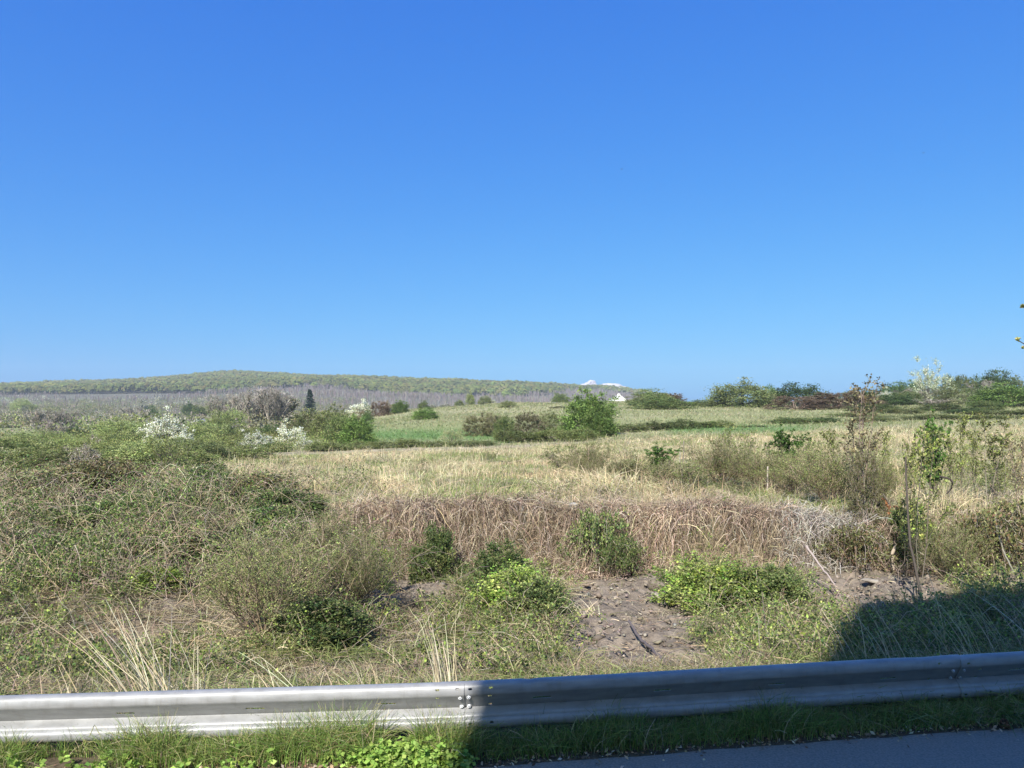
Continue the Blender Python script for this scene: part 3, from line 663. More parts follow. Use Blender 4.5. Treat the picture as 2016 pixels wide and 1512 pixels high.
def crown(seed, nc=150, per=42, ls=.03, cols=GRN, bark=BARK, lump=.35, lw=.6, cs=.085, twigs=5, flat=.0, top=1.0, ragged=.05, low=.15, inner=.35, extra=None, tw=.0022, tl=.12):
    """a bush: leaf clumps through the volume of an uneven dome, carried by stems and twigs"""
    r = np.random.default_rng(seed)
    az = r.uniform(0, 6.28, nc); el = np.arcsin(r.uniform(-low, 1, nc)); q = r.uniform(inner, 1, nc)**.5
    lob = 1+lump*(fbm(np.cos(az)*1.8+seed*7, np.sin(az)*1.8+np.sin(el)*2.2, seed)-.5)*2
    cx = np.cos(az)*np.cos(el)*q*lob*.5; cy = np.sin(az)*np.cos(el)*q*lob*.5; cz = .12+np.maximum(np.sin(el), -.12)*q*lob*.88*top
    Cn = np.stack([cx, cy, cz], 1); b = np.stack([cx*.12+r.normal(0, .02, nc), cy*.12+r.normal(0, .02, nc), 0*cz], 1)
    t = np.linspace(0, 1, 6)[None, :, None]; P = b[:, None]*(1-t)+Cn[:, None]*t; P[..., 2] += .08*np.sin(t[..., 0]*3.14)*cz[:, None]; w_ = np.cumsum(r.normal(0, .012, P.shape), 1); w_[:, 0] = 0; P += w_
    nz = r.choice(nc, min(nc, 40), replace=False)
    st = [tubes(P[nz], np.full(len(nz), .008), np.full(len(nz), .0016), pal(r, len(nz), bark), 4)]
    i = np.repeat(np.arange(nc), twigs); n = len(i); D = nrm(nrm(Cn-np.array([0, 0, .3]))[i]+r.normal(0, .55, (n, 3))+np.array([0, 0, .25])); s = np.linspace(0, 1, 4)[None, :, None]
    T = Cn[i][:, None]-D[:, None]*.03+D[:, None]*(tl*r.uniform(.4, 1.2, (n, 1, 1)))*s+np.cumsum(r.normal(0, .006, (n, 4, 3)), 1)
    st.append(ribbons(T, np.full(n, tw), pal(r, n, bark), r))
    so_ = r.choice(nc, 42); sd_ = nrm(nrm(Cn[so_]-np.array([0, 0, .35]))+r.normal(0, .3, (42, 3))+np.array([0, 0, .7])); SH = Cn[so_][:, None]+sd_[:, None]*(r.uniform(.1, .26, (42, 1, 1)))*np.linspace(0, 1, 5)[None, :, None]+np.cumsum(r.normal(0, .006, (42, 5, 3)), 1)
    st.append(ribbons(SH, np.full(42, tw*1.3), pal(r, 42, bark), r))
    lf = None
    if per:
        cc = pal(r, nc, cols, .2); L = []
        i = np.repeat(np.arange(nc), per); n = len(i); off = r.normal(0, cs, (n, 3))*np.array([1, 1, .75])
        sp = r.random(n) < .12; off[sp] *= 1.7
        p = Cn[i]+off*r.uniform(.4, 1.25, nc)[i][:, None]; p[:, 2] = np.abs(p[:, 2]); l_ = ls*r.uniform(.6, 1.4, n)
        L.append(leaves(p, nrm(off)+r.normal(0, .6, (n, 3))+np.array([0, 0, .3]), l_, l_*lw, np.clip(cc[i]*r.uniform(.7, 1.3, (n, 1)), 0, .9), r))
        p, d = on(r, SH, 10, .1); l_ = ls*r.uniform(.5, 1.1, len(p)); L.append(leaves(p, d+r.normal(0, .6, d.shape), l_, l_*lw, pal(r, len(p), cols), r))
        p, d = on(r, T, 5, .2); l_ = ls*r.uniform(.5, 1.1, len(p)); L.append(leaves(p, d+r.normal(0, .5, d.shape), l_, l_*lw, pal(r, len(p), cols), r))
        if extra:
            p, d = on(r, T, extra[1], .1); l_ = extra[2]*r.uniform(.5, 1.3, len(p)); p = p+r.normal(0, cs*.3, p.shape); L.append(leaves(p, r.normal(size=p.shape), l_, l_*.85, pal(r, len(p), extra[0], .08), r))
        lf = cat(L)
    return cat(st), lf

def arching(seed, n=60, leafc=GRN+DGRN, lv=26, ls=.05, cane=ROSE+GREY, rad=.9, rb=.006):
    """bramble: canes that arch up, over and down"""
    r = np.random.default_rng(seed); S = 9; t = np.linspace(0, 1, S)[None]
    az = r.uniform(0, 6.28, n); ro = r.uniform(.3, rad, n); h = r.uniform(.45, 1, n); b = r.uniform(0, .35, (n, 1)); a2 = r.uniform(0, 6.28, n)
    P = np.empty((n, S, 3)); P[..., 0] = np.cos(a2)[:, None]*b+np.cos(az)[:, None]*ro[:, None]*t; P[..., 1] = np.sin(a2)[:, None]*b+np.sin(az)[:, None]*ro[:, None]*t
    P[..., 2] = h[:, None]*np.sin(np.pi*(t*r.uniform(.6, .95, (n, 1))))
    P += r.normal(0, .012, P.shape)
    B, _ = branch(r, P, 5, .28, .8, .15, (.2, 1), S=4)
    st = cat([tubes(P, np.full(n, rb), np.full(n, rb*.4), pal(r, n, cane), 3), ribbons(B, np.full(len(B), rb*.8), pal(r, len(B), cane), r)])
    lf = None
    if lv:
        p, d = on(r, P, lv, .15); p2, d2 = on(r, B, 9, .1); p = np.concatenate([p, p2]); d = np.concatenate([d, d2]); p = p+r.normal(0, .02, p.shape)
        L = ls*r.uniform(.5, 1.4, len(p)); lf = leaves(p, d+r.normal(size=d.shape)*.9+np.array([0, 0, .3]), L, L*.7, pal(r, len(p), leafc, .25), r)
    return st, lf
def bare_tree(seed, cols=GBARK, n=1, up=.5, fine=6, tilt=(0, .12), leafs=None, m1=16, l1=.6):
    r = np.random.default_rng(seed)
    A = grow(r, n, 1, tilt, .12, S=9, hv=.15); B, _ = branch(r, A, m1, l1*.8, .42, up, (.15, .95), S=6, taper=.6, curve=.12); D, _ = branch(r, B, 7, .2, .5, up*.7, (.15, 1), S=5); E, _ = branch(r, D, fine, .09, .6, .3, (.1, 1), S=3)
    st = cat([tubes(A, np.full(n, .018), np.full(n, .004), pal(r, n, cols), 6), tubes(B, np.full(len(B), .009), np.full(len(B), .003), pal(r, len(B), cols), 3),
              ribbons(D, np.full(len(D), .0065), pal(r, len(D), cols), r), ribbons(E, np.full(len(E), .005), pal(r, len(E), cols), r)])
    lf = None
    if leafs:
        p, d = on(r, E, leafs[1], .2); L = leafs[2]*r.uniform(.6, 1.4, len(p)); lf = leaves(p, r.normal(size=d.shape), L, L*.8, pal(r, len(p), leafs[0], .18), r)
    return st, lf
def spruce(seed):
    r = np.random.default_rng(seed); t = np.linspace(0, 1, 6)
    A = np.zeros((1, 6, 3)); A[0, :, 2] = t
    n = 220; z = r.uniform(.05, .97, n)**.9; a = r.uniform(0, 6.28, n); L = .27*(1.02-z)*r.uniform(.8, 1.15, n)+.015; s = np.linspace(0, 1, 5)[None]
    B = np.empty((n, 5, 3)); B[..., 0] = np.cos(a)[:, None]*L[:, None]*s; B[..., 1] = np.sin(a)[:, None]*L[:, None]*s; B[..., 2] = z[:, None]-.28*L[:, None]*s+.25*L[:, None]*s**3
    p, d = on(r, B, 34, .08); Ls = .03*r.uniform(.6, 1.3, len(p))
    return cat([tubes(A, [.014], [.003], pal(r, 1, BARK), 6), ribbons(B, np.full(n, .004), pal(r, n, BARK), r)]), leaves(p, d+r.normal(size=d.shape)*.7-np.array([0, 0, .3]), Ls, Ls*.45, pal(r, len(p), [(.035, .075, .06), (.05, .10, .075), (.025, .055, .05)]), r)
def sapling(seed, lc=LIME+GRN+OLIVE, lv=9, ls=.015, n=2, bark=BARK):
    r = np.random.default_rng(seed)
    A = grow(r, n, 1, (.0, .10), .12, S=10, base=.02, hv=.1); B, _ = branch(r, A, 22, .24, .6, .7, (.3, .98), S=5, taper=.65); D, _ = branch(r, B, 3, .08, .6, .5, (.2, 1), S=3)
    p, d = on(r, B, lv, .2); p2, d2 = on(r, D, lv, .2); p = np.concatenate([p, p2]); d = np.concatenate([d, d2]); L = ls*r.uniform(.5, 1.3, len(p))
    return cat([tubes(A, np.full(n, .0028), np.full(n, .001), pal(r, n, bark), 5), tubes(B, np.full(len(B), .001), np.full(len(B), .0005), pal(r, len(B), bark), 3), ribbons(D, np.full(len(D), .0015), pal(r, len(D), bark), r)]), \
        leaves(p, d+r.normal(size=d.shape)*.5, L, L*.6, pal(r, len(p), lc, .22), r)

WHITE = [(.78, .76, .66), (.62, .64, .44), (.82, .81, .74)]
FL = ('stems', 'foliage'); TF = ('trunk', 'crown'); SO = ('stems', 'blossom'); T1 = ('trunk', 'crown')
PB = {}
def reg(key, sl, pn, mats=(None, None)): PB.setdefault(key, []).append(proto(key, sl[0], sl[1], pn, mats))
for s in (1, 2, 3):
    reg('green', crown(s, 210, 40, .034, GRN+GRN+DGRN, cs=.07, twigs=8, low=.3), FL)
    reg('olive', crown(10+s, 190, 26, .030, OLIVE+GRN, cs=.07, twigs=12, lump=.5, low=.3), FL)
    reg('bramble', arching(20+s, 110, lv=34, ls=.045), FL)
    reg('thorn', crown(30+s, 130, 8, .028, OLIVE+[(.2, .16, .1)], bark=GBARK+ROSE+BARK, twigs=34, tw=.004, tl=.16, cs=.08), FL)
    reg('hedge', crown(130+s, 120, 34, .04, GRN+GRN+OLIVE, cs=.075, twigs=10, lump=.6, low=.05), FL)
for s in (1, 2):
    reg('dense', crown(40+s, 220, 50, .034, [(.13, .21, .05), (.18, .27, .065), (.10, .17, .04), (.22, .31, .08)], cs=.06, twigs=8, lump=.4), FL)
    reg('dark', crown(50+s, 210, 42, .034, DGRN+[(.10, .16, .06), (.12, .18, .05)], cs=.07, twigs=8, low=.3), FL)
    reg('light', crown(60+s, 220, 44, .030, [(.29, .34, .12), (.24, .30, .10), (.34, .38, .17)], cs=.065, twigs=10, lump=.25, low=.3), FL)
    reg('white', crown(70+s, 100, 14, .03, GRN+OLIVE, cs=.075, twigs=16, lump=.6, extra=(WHITE, 5, .034), tl=.17), SO)
    reg('brown', crown(80+s, 140, 10, .026, [(.2, .14, .09), (.16, .13, .07)], bark=[(.24, .17, .14), (.3, .22, .18), (.18, .13, .11)], twigs=40, tw=.005, tl=.13, cs=.07), FL)
    reg('deadbramble', arching(90+s, 170, lv=5, leafc=OLIVE+[(.2, .13, .07)]), FL)
    reg('bare', bare_tree(100+s, cols=[(.29, .26, .215), (.35, .315, .265), (.22, .195, .165)], n=6, tilt=(.03, .35), m1=13, up=1.0), T1)
    reg('sapling', sapling(110+s, lc=LIME+OLIVE+[(.32, .34, .11), (.26, .28, .09)]), FL)
    reg('oliveshrub', shrub(120+s, 34, (.05, .95), 12, 7, 6, .014, OLIVE+GRN, bark=[(.26, .2, .13), (.2, .15, .1), (.34, .28, .19)], rb=.006, up=.4, upbend=.1, hv=.45), FL)
reg('arch', arching(150, 30, lv=6, ls=.03, rad=.8, leafc=GRN+OLIVE), FL); reg('arch', arching(151, 26, lv=4, ls=.03, rad=.8, leafc=OLIVE), FL)
reg('briar', crown(160, 170, 40, .045, DGRN+GRN, bark=ROSE+BARK, cs=.075, twigs=12, lump=.8, low=.2, tl=.2), FL); reg('briar', crown(161, 170, 34, .045, DGRN+DGRN+GRN, bark=ROSE+BARK, cs=.075, twigs=14, lump=.8, low=.2, tl=.2), FL)
reg('blush', crown(170, 110, 14, .028, OLIVE+GREY, bark=GBARK+ROSE, cs=.08, twigs=22, lump=.7, extra=([(.56, .48, .40), (.62, .56, .46)], 2, .028), tl=.18), SO)
reg('spruce', spruce(5), TF); reg('spruce', spruce(6), TF)
reg('bud', bare_tree(140, cols=GBARK, n=4, tilt=(.05, .4), leafs=([(.3, .34, .14), (.25, .3, .12)], 2, .018), up=.6), TF)
reg('whitetree', crown(141, 90, 16, .024, [(.3, .34, .18), (.2, .25, .1)], bark=GBARK, cs=.07, twigs=16, extra=([(.52, .55, .38), (.42, .46, .28), (.62, .63, .5)], 4, .026), lump=.8, low=.0, inner=.1, tl=.2), TF)
reg('yellow', crown(142, 110, 22, .032, [(.42, .44, .22), (.5, .5, .3), (.3, .36, .12)], cs=.07, twigs=14), FL)
reg('tan', crown(143, 110, 24, .032, [(.36, .27, .15), (.3, .24, .13), (.2, .2, .09)], cs=.07, twigs=16), FL)
reg('deadtall', sapling(144, lc=[(.36, .31, .15), (.42, .37, .20), (.26, .21, .11)], lv=4, ls=.017, n=4, bark=[(.16, .12, .1), (.28, .22, .18)]), FL)
reg('thinshrub', shrub(145, 12, (.05, .9), 8, 4, 5, .03, GRN+OLIVE, up=.5, rb=.006), FL)
reg('weed', crown(146, 120, 40, .045, GRN+LIME+[(.17, .3, .05)], cs=.08, twigs=6, lump=.6, low=.0, bark=GRN), FL)
reg('fountain', shrub(147, 26, (.0, .5), 8, 3, 9, .035, [(.13, .24, .05), (.09, .17, .04)], up=.9, l1=.2, l2=.06, rb=.006), FL)
def gnd(u, D):
    x = (u-UC)*D/F; return x, float(H(x, D))
used = {}
NM = {'green': 'bush', 'olive': 'bush', 'bramble': 'bramble_bush', 'thorn': 'thorn_bush', 'dense': 'bush', 'dark': 'bush', 'light': 'bush', 'white': 'blossoming_shrub', 'brown': 'dead_bush', 'deadbramble': 'bramble_bush',
      'bare': 'bare_tree', 'sapling': 'sapling', 'oliveshrub': 'shrub', 'hedge': 'hedge_bush', 'spruce': 'spruce_tree', 'bud': 'budding_tree', 'whitetree': 'blossoming_tree', 'yellow': 'bush', 'tan': 'dead_bush', 'deadtall': 'dead_sapling',
      'thinshrub': 'shrub', 'weed': 'weed_clump', 'arch': 'bramble_bush', 'blush': 'blossoming_shrub', 'briar': 'bramble_bush', 'fountain': 'shrub'}
CT = {'bush': 'bush', 'bramble_bush': 'bramble', 'thorn_bush': 'bush', 'blossoming_shrub': 'shrub', 'dead_bush': 'bush', 'bare_tree': 'tree', 'sapling': 'sapling', 'shrub': 'shrub', 'hedge_bush': 'bush', 'spruce_tree': 'tree',
      'budding_tree': 'tree', 'blossoming_tree': 'tree', 'dead_sapling': 'sapling', 'weed_clump': 'weeds'}
cnt = [0]
def put(kind, u, vtop, D, wpx, label, group=None, sink=.03):
    cnt[0] += 1; k = cnt[0]; lst = PB[kind]; pr = lst[k % len(lst)]
    x, z = gnd(u, D); h = CH-(vtop-VH)*D/F-z; wd = wpx*D/F
    h = max(h, .12)
    o = root(NM[kind], (x, D, z-sink*h), label, CT[NM[kind]], group, (k*2.399) % 6.28, (wd, wd, h*1.03))
    for pn, m in pr: link(pn, m, o)
    return o
G1 = 'trees and bushes on the skyline'; G2 = 'bushes at the far edge of the dead grass field'; G3 = 'trees and shrubs in the valley'; G4 = 'bramble bushes on the near bank'; G5 = 'young trees at the right edge of the bank'; G6 = 'small shrubs in the dead grass field'; G7 = 'bushes on the meadow slope'
for a in [
 # skyline right
 ('light', 1462, 755, 140, 122, 'large rounded light green bush standing alone on the skyline right of centre', G1),
 ('olive', 1414, 766, 142, 40, 'low dark bush against the left foot of the rounded light green skyline bush', G1),
 ('dense', 1516, 762, 144, 40, 'narrow green bush between the light rounded bush and the dark spreading bush', G1),
 ('dark', 1576, 757, 142, 100, 'dark green spreading bush on the skyline behind the brown thicket', G1),
 ('olive', 1262, 778, 140, 54, 'low olive bush just right of the small white gable house', G1),
 ('green', 1282, 767, 145, 80, 'dark topped green bush on the ridge, second right of the white gable house', G1),
 ('brown', 1322, 775, 148, 62, 'brownish dry bush at the end of the ridge thicket by the open skyline gap', G1),
 ('green', 1306, 782, 128, 112, 'wide green bush in front of the ridge thicket right of the white gable house', G1),
 ('green', 1385, 788, 148, 90, 'low flat green bush in the gap of the skyline', G1),
 ('brown', 1570, 781, 120, 110, 'left of the rosy brown bramble mounds below the skyline', G1),
 ('brown', 1640, 774, 122, 120, 'rosy brown bramble mound behind the tall dead sapling', G1),
 ('brown', 1690, 782, 124, 90, 'right of the rosy brown bramble mounds below the skyline', G1),
 ('green', 1672, 772, 172, 50, 'small green bush behind the rosy brown mounds', G1),
 ('dark', 1712, 768, 168, 56, 'dark green bush on the skyline above the right brown mound', G1),
 ('white', 1742, 770, 150, 34, 'small white blossoming shrub among dark bushes on the right skyline', G1),
 ('dark', 1762, 754, 172, 60, 'dark green tree behind the small white shrub on the right skyline', G1),
 ('dark', 1795, 752, 176, 50, 'dark green tree left of the tall white blossoming tree', G1),
 ('whitetree', 1828, 712, 150, 66, 'tall pale blossoming tree rising highest on the right skyline', G1),
 ('bare', 1808, 765, 150, 70, 'bare grey brown tree below the tall blossoming tree', G1),
 ('bare', 1838, 785, 130, 60, 'pale bare tree in front of the foot of the tall blossoming tree', G1),
 ('green', 1868, 742, 170, 36, 'slim green tree just right of the tall blossoming tree', G1),
 ('green', 1893, 742, 176, 40, 'pointed green tree on the skyline, second right of the tall blossoming tree', G1),
 ('olive', 1916, 746, 172, 44, 'greyish olive tree between the pointed green tree and the large dark tree', G1),
 ('dark', 1955, 732, 170, 74, 'large dark round tree near the right end of the skyline', G1),
 ('bare', 1938, 750, 160, 44, 'bare brown tree in front of the large dark round tree', G1),
 ('olive', 1995, 744, 172, 60, 'olive tree at the right border of the skyline', G1),
 ('yellow', 1910, 775, 128, 60, 'pale yellow bush in front of the skyline trees on the right', G1),
 ('dense', 1975, 758, 120, 112, 'big bright green bush at the right border below the skyline', G1),
 ('green', 1725, 795, 110, 90, 'leftmost green bush of the row in front of the right thicket', G1),
 ('olive', 1775, 802, 104, 90, 'olive bush of the front row below the small white shrub', G1),
 ('green', 1850, 795, 108, 80, 'green bush of the front row below the slim skyline trees', G1),
 ('dark', 1905, 805, 100, 80, 'dark low bush below the pale yellow bush', G1),
 ('hedge', 1960, 808, 96, 110, 'low hedge bush below the big bright green bush on the right', G1),
 ('hedge', 2030, 805, 96, 90, 'low hedge bush cut by the right border of the view', G1),
 ('hedge', 1680, 812, 98, 90, 'low hedge bush right of the brown mounds, at the field edge', G1),
 ('olive', 1760, 818, 88, 110, 'wide olive hedge bush at the far edge of the field behind the saplings', G1),
 ('hedge', 1850, 815, 86, 110, 'wide green hedge bush behind the green column sapling', G1),
 ('green', 1700, 778, 135, 60, 'mid green bush directly above the right end of the brown mounds', G1),
 ('dark', 1752, 776, 134, 80, 'dark bush right below the small white shrub on the right skyline', G1),
 ('green', 1788, 772, 140, 60, 'green bush left of the bare grey brown tree', G1),
 ('olive', 1868, 764, 140, 70, 'olive bush right of the foot of the tall blossoming tree', G1),
 ('green', 1915, 766, 145, 80, 'green bush behind the pale yellow bush', G1),
 ('green', 1938, 790, 108, 60, 'green bush at the left foot of the big bright green bush', G1),
 ('hedge', 1720, 822, 84, 90, 'low hedge bush behind the tallest dead sapling', G1),
 ('hedge', 1920, 818, 84, 110, 'low hedge bush behind the slim saplings on the right', G1),
 ('hedge', 2000, 818, 84, 110, 'low hedge bush at the field edge by the right border', G1),
 ('green', 1570, 822, 84, 110, 'low green bush at the field edge below the brown mounds', G2),
 ('dark', 1625, 822, 84, 60, 'dark low bush at the field edge right below the brown mounds', G2),
 # strip behind the field, right of the big bush
 ('hedge', 1230, 836, 74, 90, 'low hedge bush touching the right foot of the big bright green bush', G2),
 ('hedge', 1290, 830, 76, 100, 'low hedge bush, second right of the big bright green bush', G2),
 ('green', 1350, 826, 78, 100, 'green hedge bush in the middle of the low strip right of the big bush', G2),
 ('hedge', 1410, 828, 78, 90, 'low hedge bush near the end of the strip right of the big bush', G2),
 ('olive', 1485, 838, 76, 60, 'greyish low bush at the right end of the strip behind the field', G2),
 ('dense', 1160, 774, 68, 100, 'biggest bright green round bush standing in the middle of the meadow edge', G2),
 ('dense', 1180, 808, 66, 60, 'lower right lobe bush of the biggest green bush', G2),
 ('thorn', 945, 815, 76, 70, 'left grey leafless thorn thicket on the meadow', G7),
 ('thorn', 975, 820, 74, 60, 'right grey leafless thorn thicket beside the small pointed green bush', G7),
 ('green', 993, 822, 68, 44, 'small pointed green bush right of the grey thorn thicket', G7),
 ('thorn', 1040, 814, 78, 60, 'grey green thorny bush left of the biggest green bush', G7),
 ('olive', 1085, 812, 80, 70, 'olive grey bush touching the left side of the biggest green bush', G7),
 ('hedge', 1020, 848, 62, 90, 'low green bush in front of the grey thorn thickets', G2),
 ('hedge', 1085, 843, 62, 90, 'low olive green bush left of the foot of the biggest green bush', G2),
 ('hedge', 1140, 845, 60, 70, 'low green bush at the foot of the biggest green bush', G2),
 ('yellow', 890, 848, 62, 44, 'small yellow white flowering bush at the meadow edge', G2),
 ('hedge', 640, 868, 56, 80, 'brown green low bush left of the green meadow band', G2),
 ('olive', 715, 868, 57, 80, 'olive low bush below the round dark green bush', G2),
 ('hedge', 790, 864, 58, 100, 'low bush in front of the lush green meadow band', G2),
 ('olive', 865, 868, 58, 80, 'low olive bush below the yellow white bush', G2),
 ('hedge', 935, 868, 58, 90, 'low bush between the yellow white bush and the thorn thickets', G2),
 ('dense', 702, 822, 66, 64, 'round dark green bush left of the lush green meadow band', G7),
 ('olive', 612, 812, 90, 80, 'olive bush behind the white blossoms left of the meadow', G7),
 ('olive', 652, 803, 88, 80, 'tall olive bush up left of the round dark green bush', G7),
 ('green', 675, 820, 74, 70, 'mid green bush between the olive bush and the round dark green bush', G7),
 ('dark', 722, 810, 100, 24, 'narrow dark bush above the round dark green bush', G7),
 ('dense', 837, 804, 112, 50, 'round dark bush standing alone on the middle meadow', G7),
 ('white', 712, 790, 155, 50, 'white blossoming shrub at the left end of the row on the meadow top', G7),
 ('tan', 712, 806, 140, 46, 'orange tan dry bush below the white shrub on the meadow top', G7),
 ('brown', 748, 792, 150, 44, 'brown leafless bush in the row on the meadow top', G7),
 ('tan', 766, 792, 152, 34, 'tan green bush in the row on the meadow top', G7),
 ('dense', 788, 790, 150, 32, 'dark green bush at the right end of the row on the meadow top', G7),
 ('green', 834, 789, 178, 22, 'small green tree on the ridge line left of the white dots', G7),
 ('white', 852, 796, 180, 16, 'left of two tiny white shrubs on the ridge line', G7),
 ('white', 877, 796, 182, 26, 'right of two tiny white shrubs on the ridge line', G7),
 ('light', 904, 788, 182, 20, 'small light green bush on the ridge line', G7),
 ('light', 926, 775, 184, 18, 'pointed light green young tree on the ridge line', G7),
 ('light', 955, 780, 186, 28, 'rounded light green bush on the ridge line', G7),
 ('white', 970, 786, 186, 14, 'tiny white shrub right of the rounded light green ridge bush', G7),
 ('olive', 1000, 790, 150, 34, 'small olive bush on the upper meadow above the thorn thickets', G7),
 ('green', 1105, 775, 175, 36, 'small dark green tree on the ridge left of the biggest bush', G7),
 ('white', 1092, 792, 168, 34, 'low white flowering shrub on the ridge left of the biggest bush', G7),
 ('white', 1060, 796, 172, 20, 'tiny pale flowering shrub left of the low white ridge shrub', G7),
 ('thorn', 1100, 800, 140, 30, 'grey small thorn bush below the low white ridge shrub', G7),
 # left valley
 ('bare', 520, 766, 150, 110, 'tall bare grey tree in the valley left of the blue green spruce', G3),
 ('bare', 465, 785, 165, 90, 'bare grey tree left of the tallest bare valley tree', G3),
 ('bud', 552, 785, 160, 60, 'budding tree with faint green tint right of the tall bare tree', G3),
 ('bud', 430, 790, 190, 70, 'budding grey tree at the left end of the bare tree row', G3),
 ('bare', 88, 808, 150, 70, 'bare brown grey tree near the left border of the valley', G3),
 ('bare', 132, 806, 155, 60, 'bare brown tree second from the left border of the valley', G3),
 ('bare', 105, 832, 110, 50, 'pale bare shrub below the two left bare trees', G3),
 ('spruce', 11, 832, 200, 22, 'dark spruce at the left border of the valley', G3),
 ('spruce', 32, 833, 205, 20, 'dark small spruce, second from the left border', G3),
 ('spruce', 610, 768, 230, 25, 'lone blue green spruce standing before the bare wood', G3),
 ('light', 235, 826, 92, 92, 'large yellow green round bush in the left valley', G3),
 ('dark', 232, 858, 80, 50, 'dark bush at the foot of the large yellow green bush', G3),
 ('dark', 150, 842, 110, 50, 'dark green bush behind the pale bare shrub', G3),
 ('olive', 195, 838, 118, 50, 'olive bush left of the large yellow green round bush', G3),
 ('white', 322, 818, 74, 74, 'large white blossoming shrub in the left valley', G3),
 ('white', 365, 850, 66, 44, 'smaller white green shrub at the right foot of the large white shrub', G3),
 ('light', 285, 866, 28, 110, 'yellow green bush at the left edge of the field', G3),
 ('thinshrub', 330, 865, 27, 110, 'loose green bush in front of the large white shrub', G3),
 ('blush', 165, 868, 26, 70, 'pinkish white thorn shrub at the left edge of the field', G3),
 ('white', 500, 850, 58, 60, 'cream white flowering shrub at the field edge left of the bright white one', G3),
 ('white', 572, 838, 64, 60, 'bright white blossoming shrub at the field edge', G3),
 ('white', 600, 862, 62, 36, 'low white blossoming shrub right of the bright white one', G3),
 ('light', 395, 832, 78, 84, 'green bush between the large white shrub and the bare trees', G3),
 ('light', 432, 812, 86, 58, 'light green tall bush left of the bare trees', G3),
 ('olive', 470, 850, 70, 90, 'olive bush below the bare grey trees', G3),
 ('green', 540, 872, 56, 60, 'bright green low bush below the bright white shrub', G3),
 ('olive', 440, 860, 50, 100, 'low olive bush at the left edge of the field', G3),
 ('green', 100, 868, 60, 140, 'wide green bush in the left valley near the border', G3),
 ('green', 30, 875, 58, 110, 'green bush at the left border of the field', G3),
 ('green', 245, 878, 31, 120, 'light olive bush hanging over the left edge of the field', G3),
 ('olive', 60, 880, 28, 160, 'wide olive bush behind the brambles at the left border', G3),
 ('olive', 130, 890, 27, 130, 'low olive bush between the left border and the pinkish shrub', G3),
 ('hedge', 205, 892, 28, 120, 'low green bush just behind the arching brambles', G3),
 ('hedge', 365, 890, 32, 110, 'low green bush where the field begins on the left', G3),
 ('yellow', 5, 885, 27, 70, 'yellowish bush at the left border behind the brambles', G3),
 ('light', 80, 850, 78, 120, 'pale olive bush in front of the bare brown trees at the left', G3),
 ('green', 300, 850, 78, 110, 'mid green bush behind the large white blossoming shrub', G3),
 ('light', 360, 862, 60, 90, 'light green bush under the right half of the large white shrub', G3),
 ('olive', 500, 842, 100, 90, 'olive bush under the middle of the bare grey trees', G3),
 ('tan', 590, 830, 100, 60, 'brownish olive bush right of the bare grey trees', G3),
 ('light', 455, 808, 140, 60, 'light green bush at the left foot of the bare grey trees', G3),
 ('bare', 492, 766, 150, 90, 'tall bare grey tree in the middle of the bare tree row', G3),
 ('bare', 540, 770, 145, 70, 'bare grey tree second from the right end of the bare tree row', G3),
 ('bare', 440, 782, 185, 80, 'bare grey tree second from the left end of the bare tree row', G3),
 ('green', 20, 868, 34, 120, 'green bush at the left border in front of the small spruces', G3),
 ('olive', 190, 862, 40, 110, 'olive green bush behind the pinkish white thorn shrub, nearer than the large round one', G3),
 ('light', 400, 868, 40, 100, 'light green bush at the left end of the open field', G3),
 ('hedge', 480, 880, 42, 110, 'low green bush at the field edge below the cream white shrub', G3),
 ('tan', 8, 866, 50, 50, 'pinkish tan shrub at the very left border', G3),
 ('olive', 190, 880, 54, 110, 'olive bush behind the pinkish white thorn shrub', G3),
 ('green', 385, 880, 52, 90, 'green low bush right of the loose green bush', G3),
 ('dark', 535, 838, 84, 60, 'dark green bush below the tall bare grey tree', G3),
 ('white', 200, 815, 240, 26, 'small white blossoming tree in the middle of the left valley', G3),
 ('white', 277, 782, 420, 20, 'round cream blossoming tree against the far bare wood', G3),
 ('white', 310, 779, 480, 11, 'tiny cream blossoming tree right of the round cream one', G3),
 ('light', 46, 786, 430, 44, 'light green leafing tree against the far bare wood at the left', G3),
 ('bare', 262, 802, 300, 50, 'bare tree below the round cream blossoming tree', G3),
 ('dark', 297, 800, 310, 24, 'dark green tree right below the round cream tree', G3),
 ('dark', 372, 793, 380, 24, 'dark green tree left of the budding valley trees', G3),
 ('green', 395, 800, 330, 40, 'green bush above the grey hut roof', G3),
 ('olive', 295, 815, 220, 60, 'olive scrub bush above the large white shrub', G3),
 # field shrubs
 ('thinshrub', 962, 886, 33, 34, 'small forked shrub alone in the middle of the field', G6),
 ('thinshrub', 1120, 878, 25, 90, 'sparse thorny shrub left of the upright evergreen shrub', G6),
 ('oliveshrub', 1160, 872, 24, 100, 'bushy olive shrub between the thorny shrub and the upright one', G6),
 ('fountain', 1297, 880, 25, 62, 'upright dark green shrub with straight shoots in the field', G6),
 ('oliveshrub', 1225, 895, 21, 150, 'low sprawling shrub left below the upright dark green shrub', G6),
 ('thinshrub', 1445, 838, 23, 76, 'tall loose green shrub in the field right of the stakes', G6),
 ('oliveshrub', 1420, 865, 21, 150, 'wide olive shrub below the tall loose shrub', G6),
 ('oliveshrub', 1500, 880, 20, 140, 'hazy olive shrub between the wide olive shrub and the big round one', G6),
 ('fountain', 1545, 850, 22, 66, 'green upright shrub in the right part of the field', G6),
 ('oliveshrub', 1632, 872, 17, 170, 'big round olive shrub standing on the top of the bank', G6),
 ('oliveshrub', 1560, 895, 19, 130, 'hazy olive shrub left of the big round olive shrub', G6),
 ('oliveshrub', 1330, 905, 20, 120, 'hazy olive shrub right of the upright dark green shrub', G6),
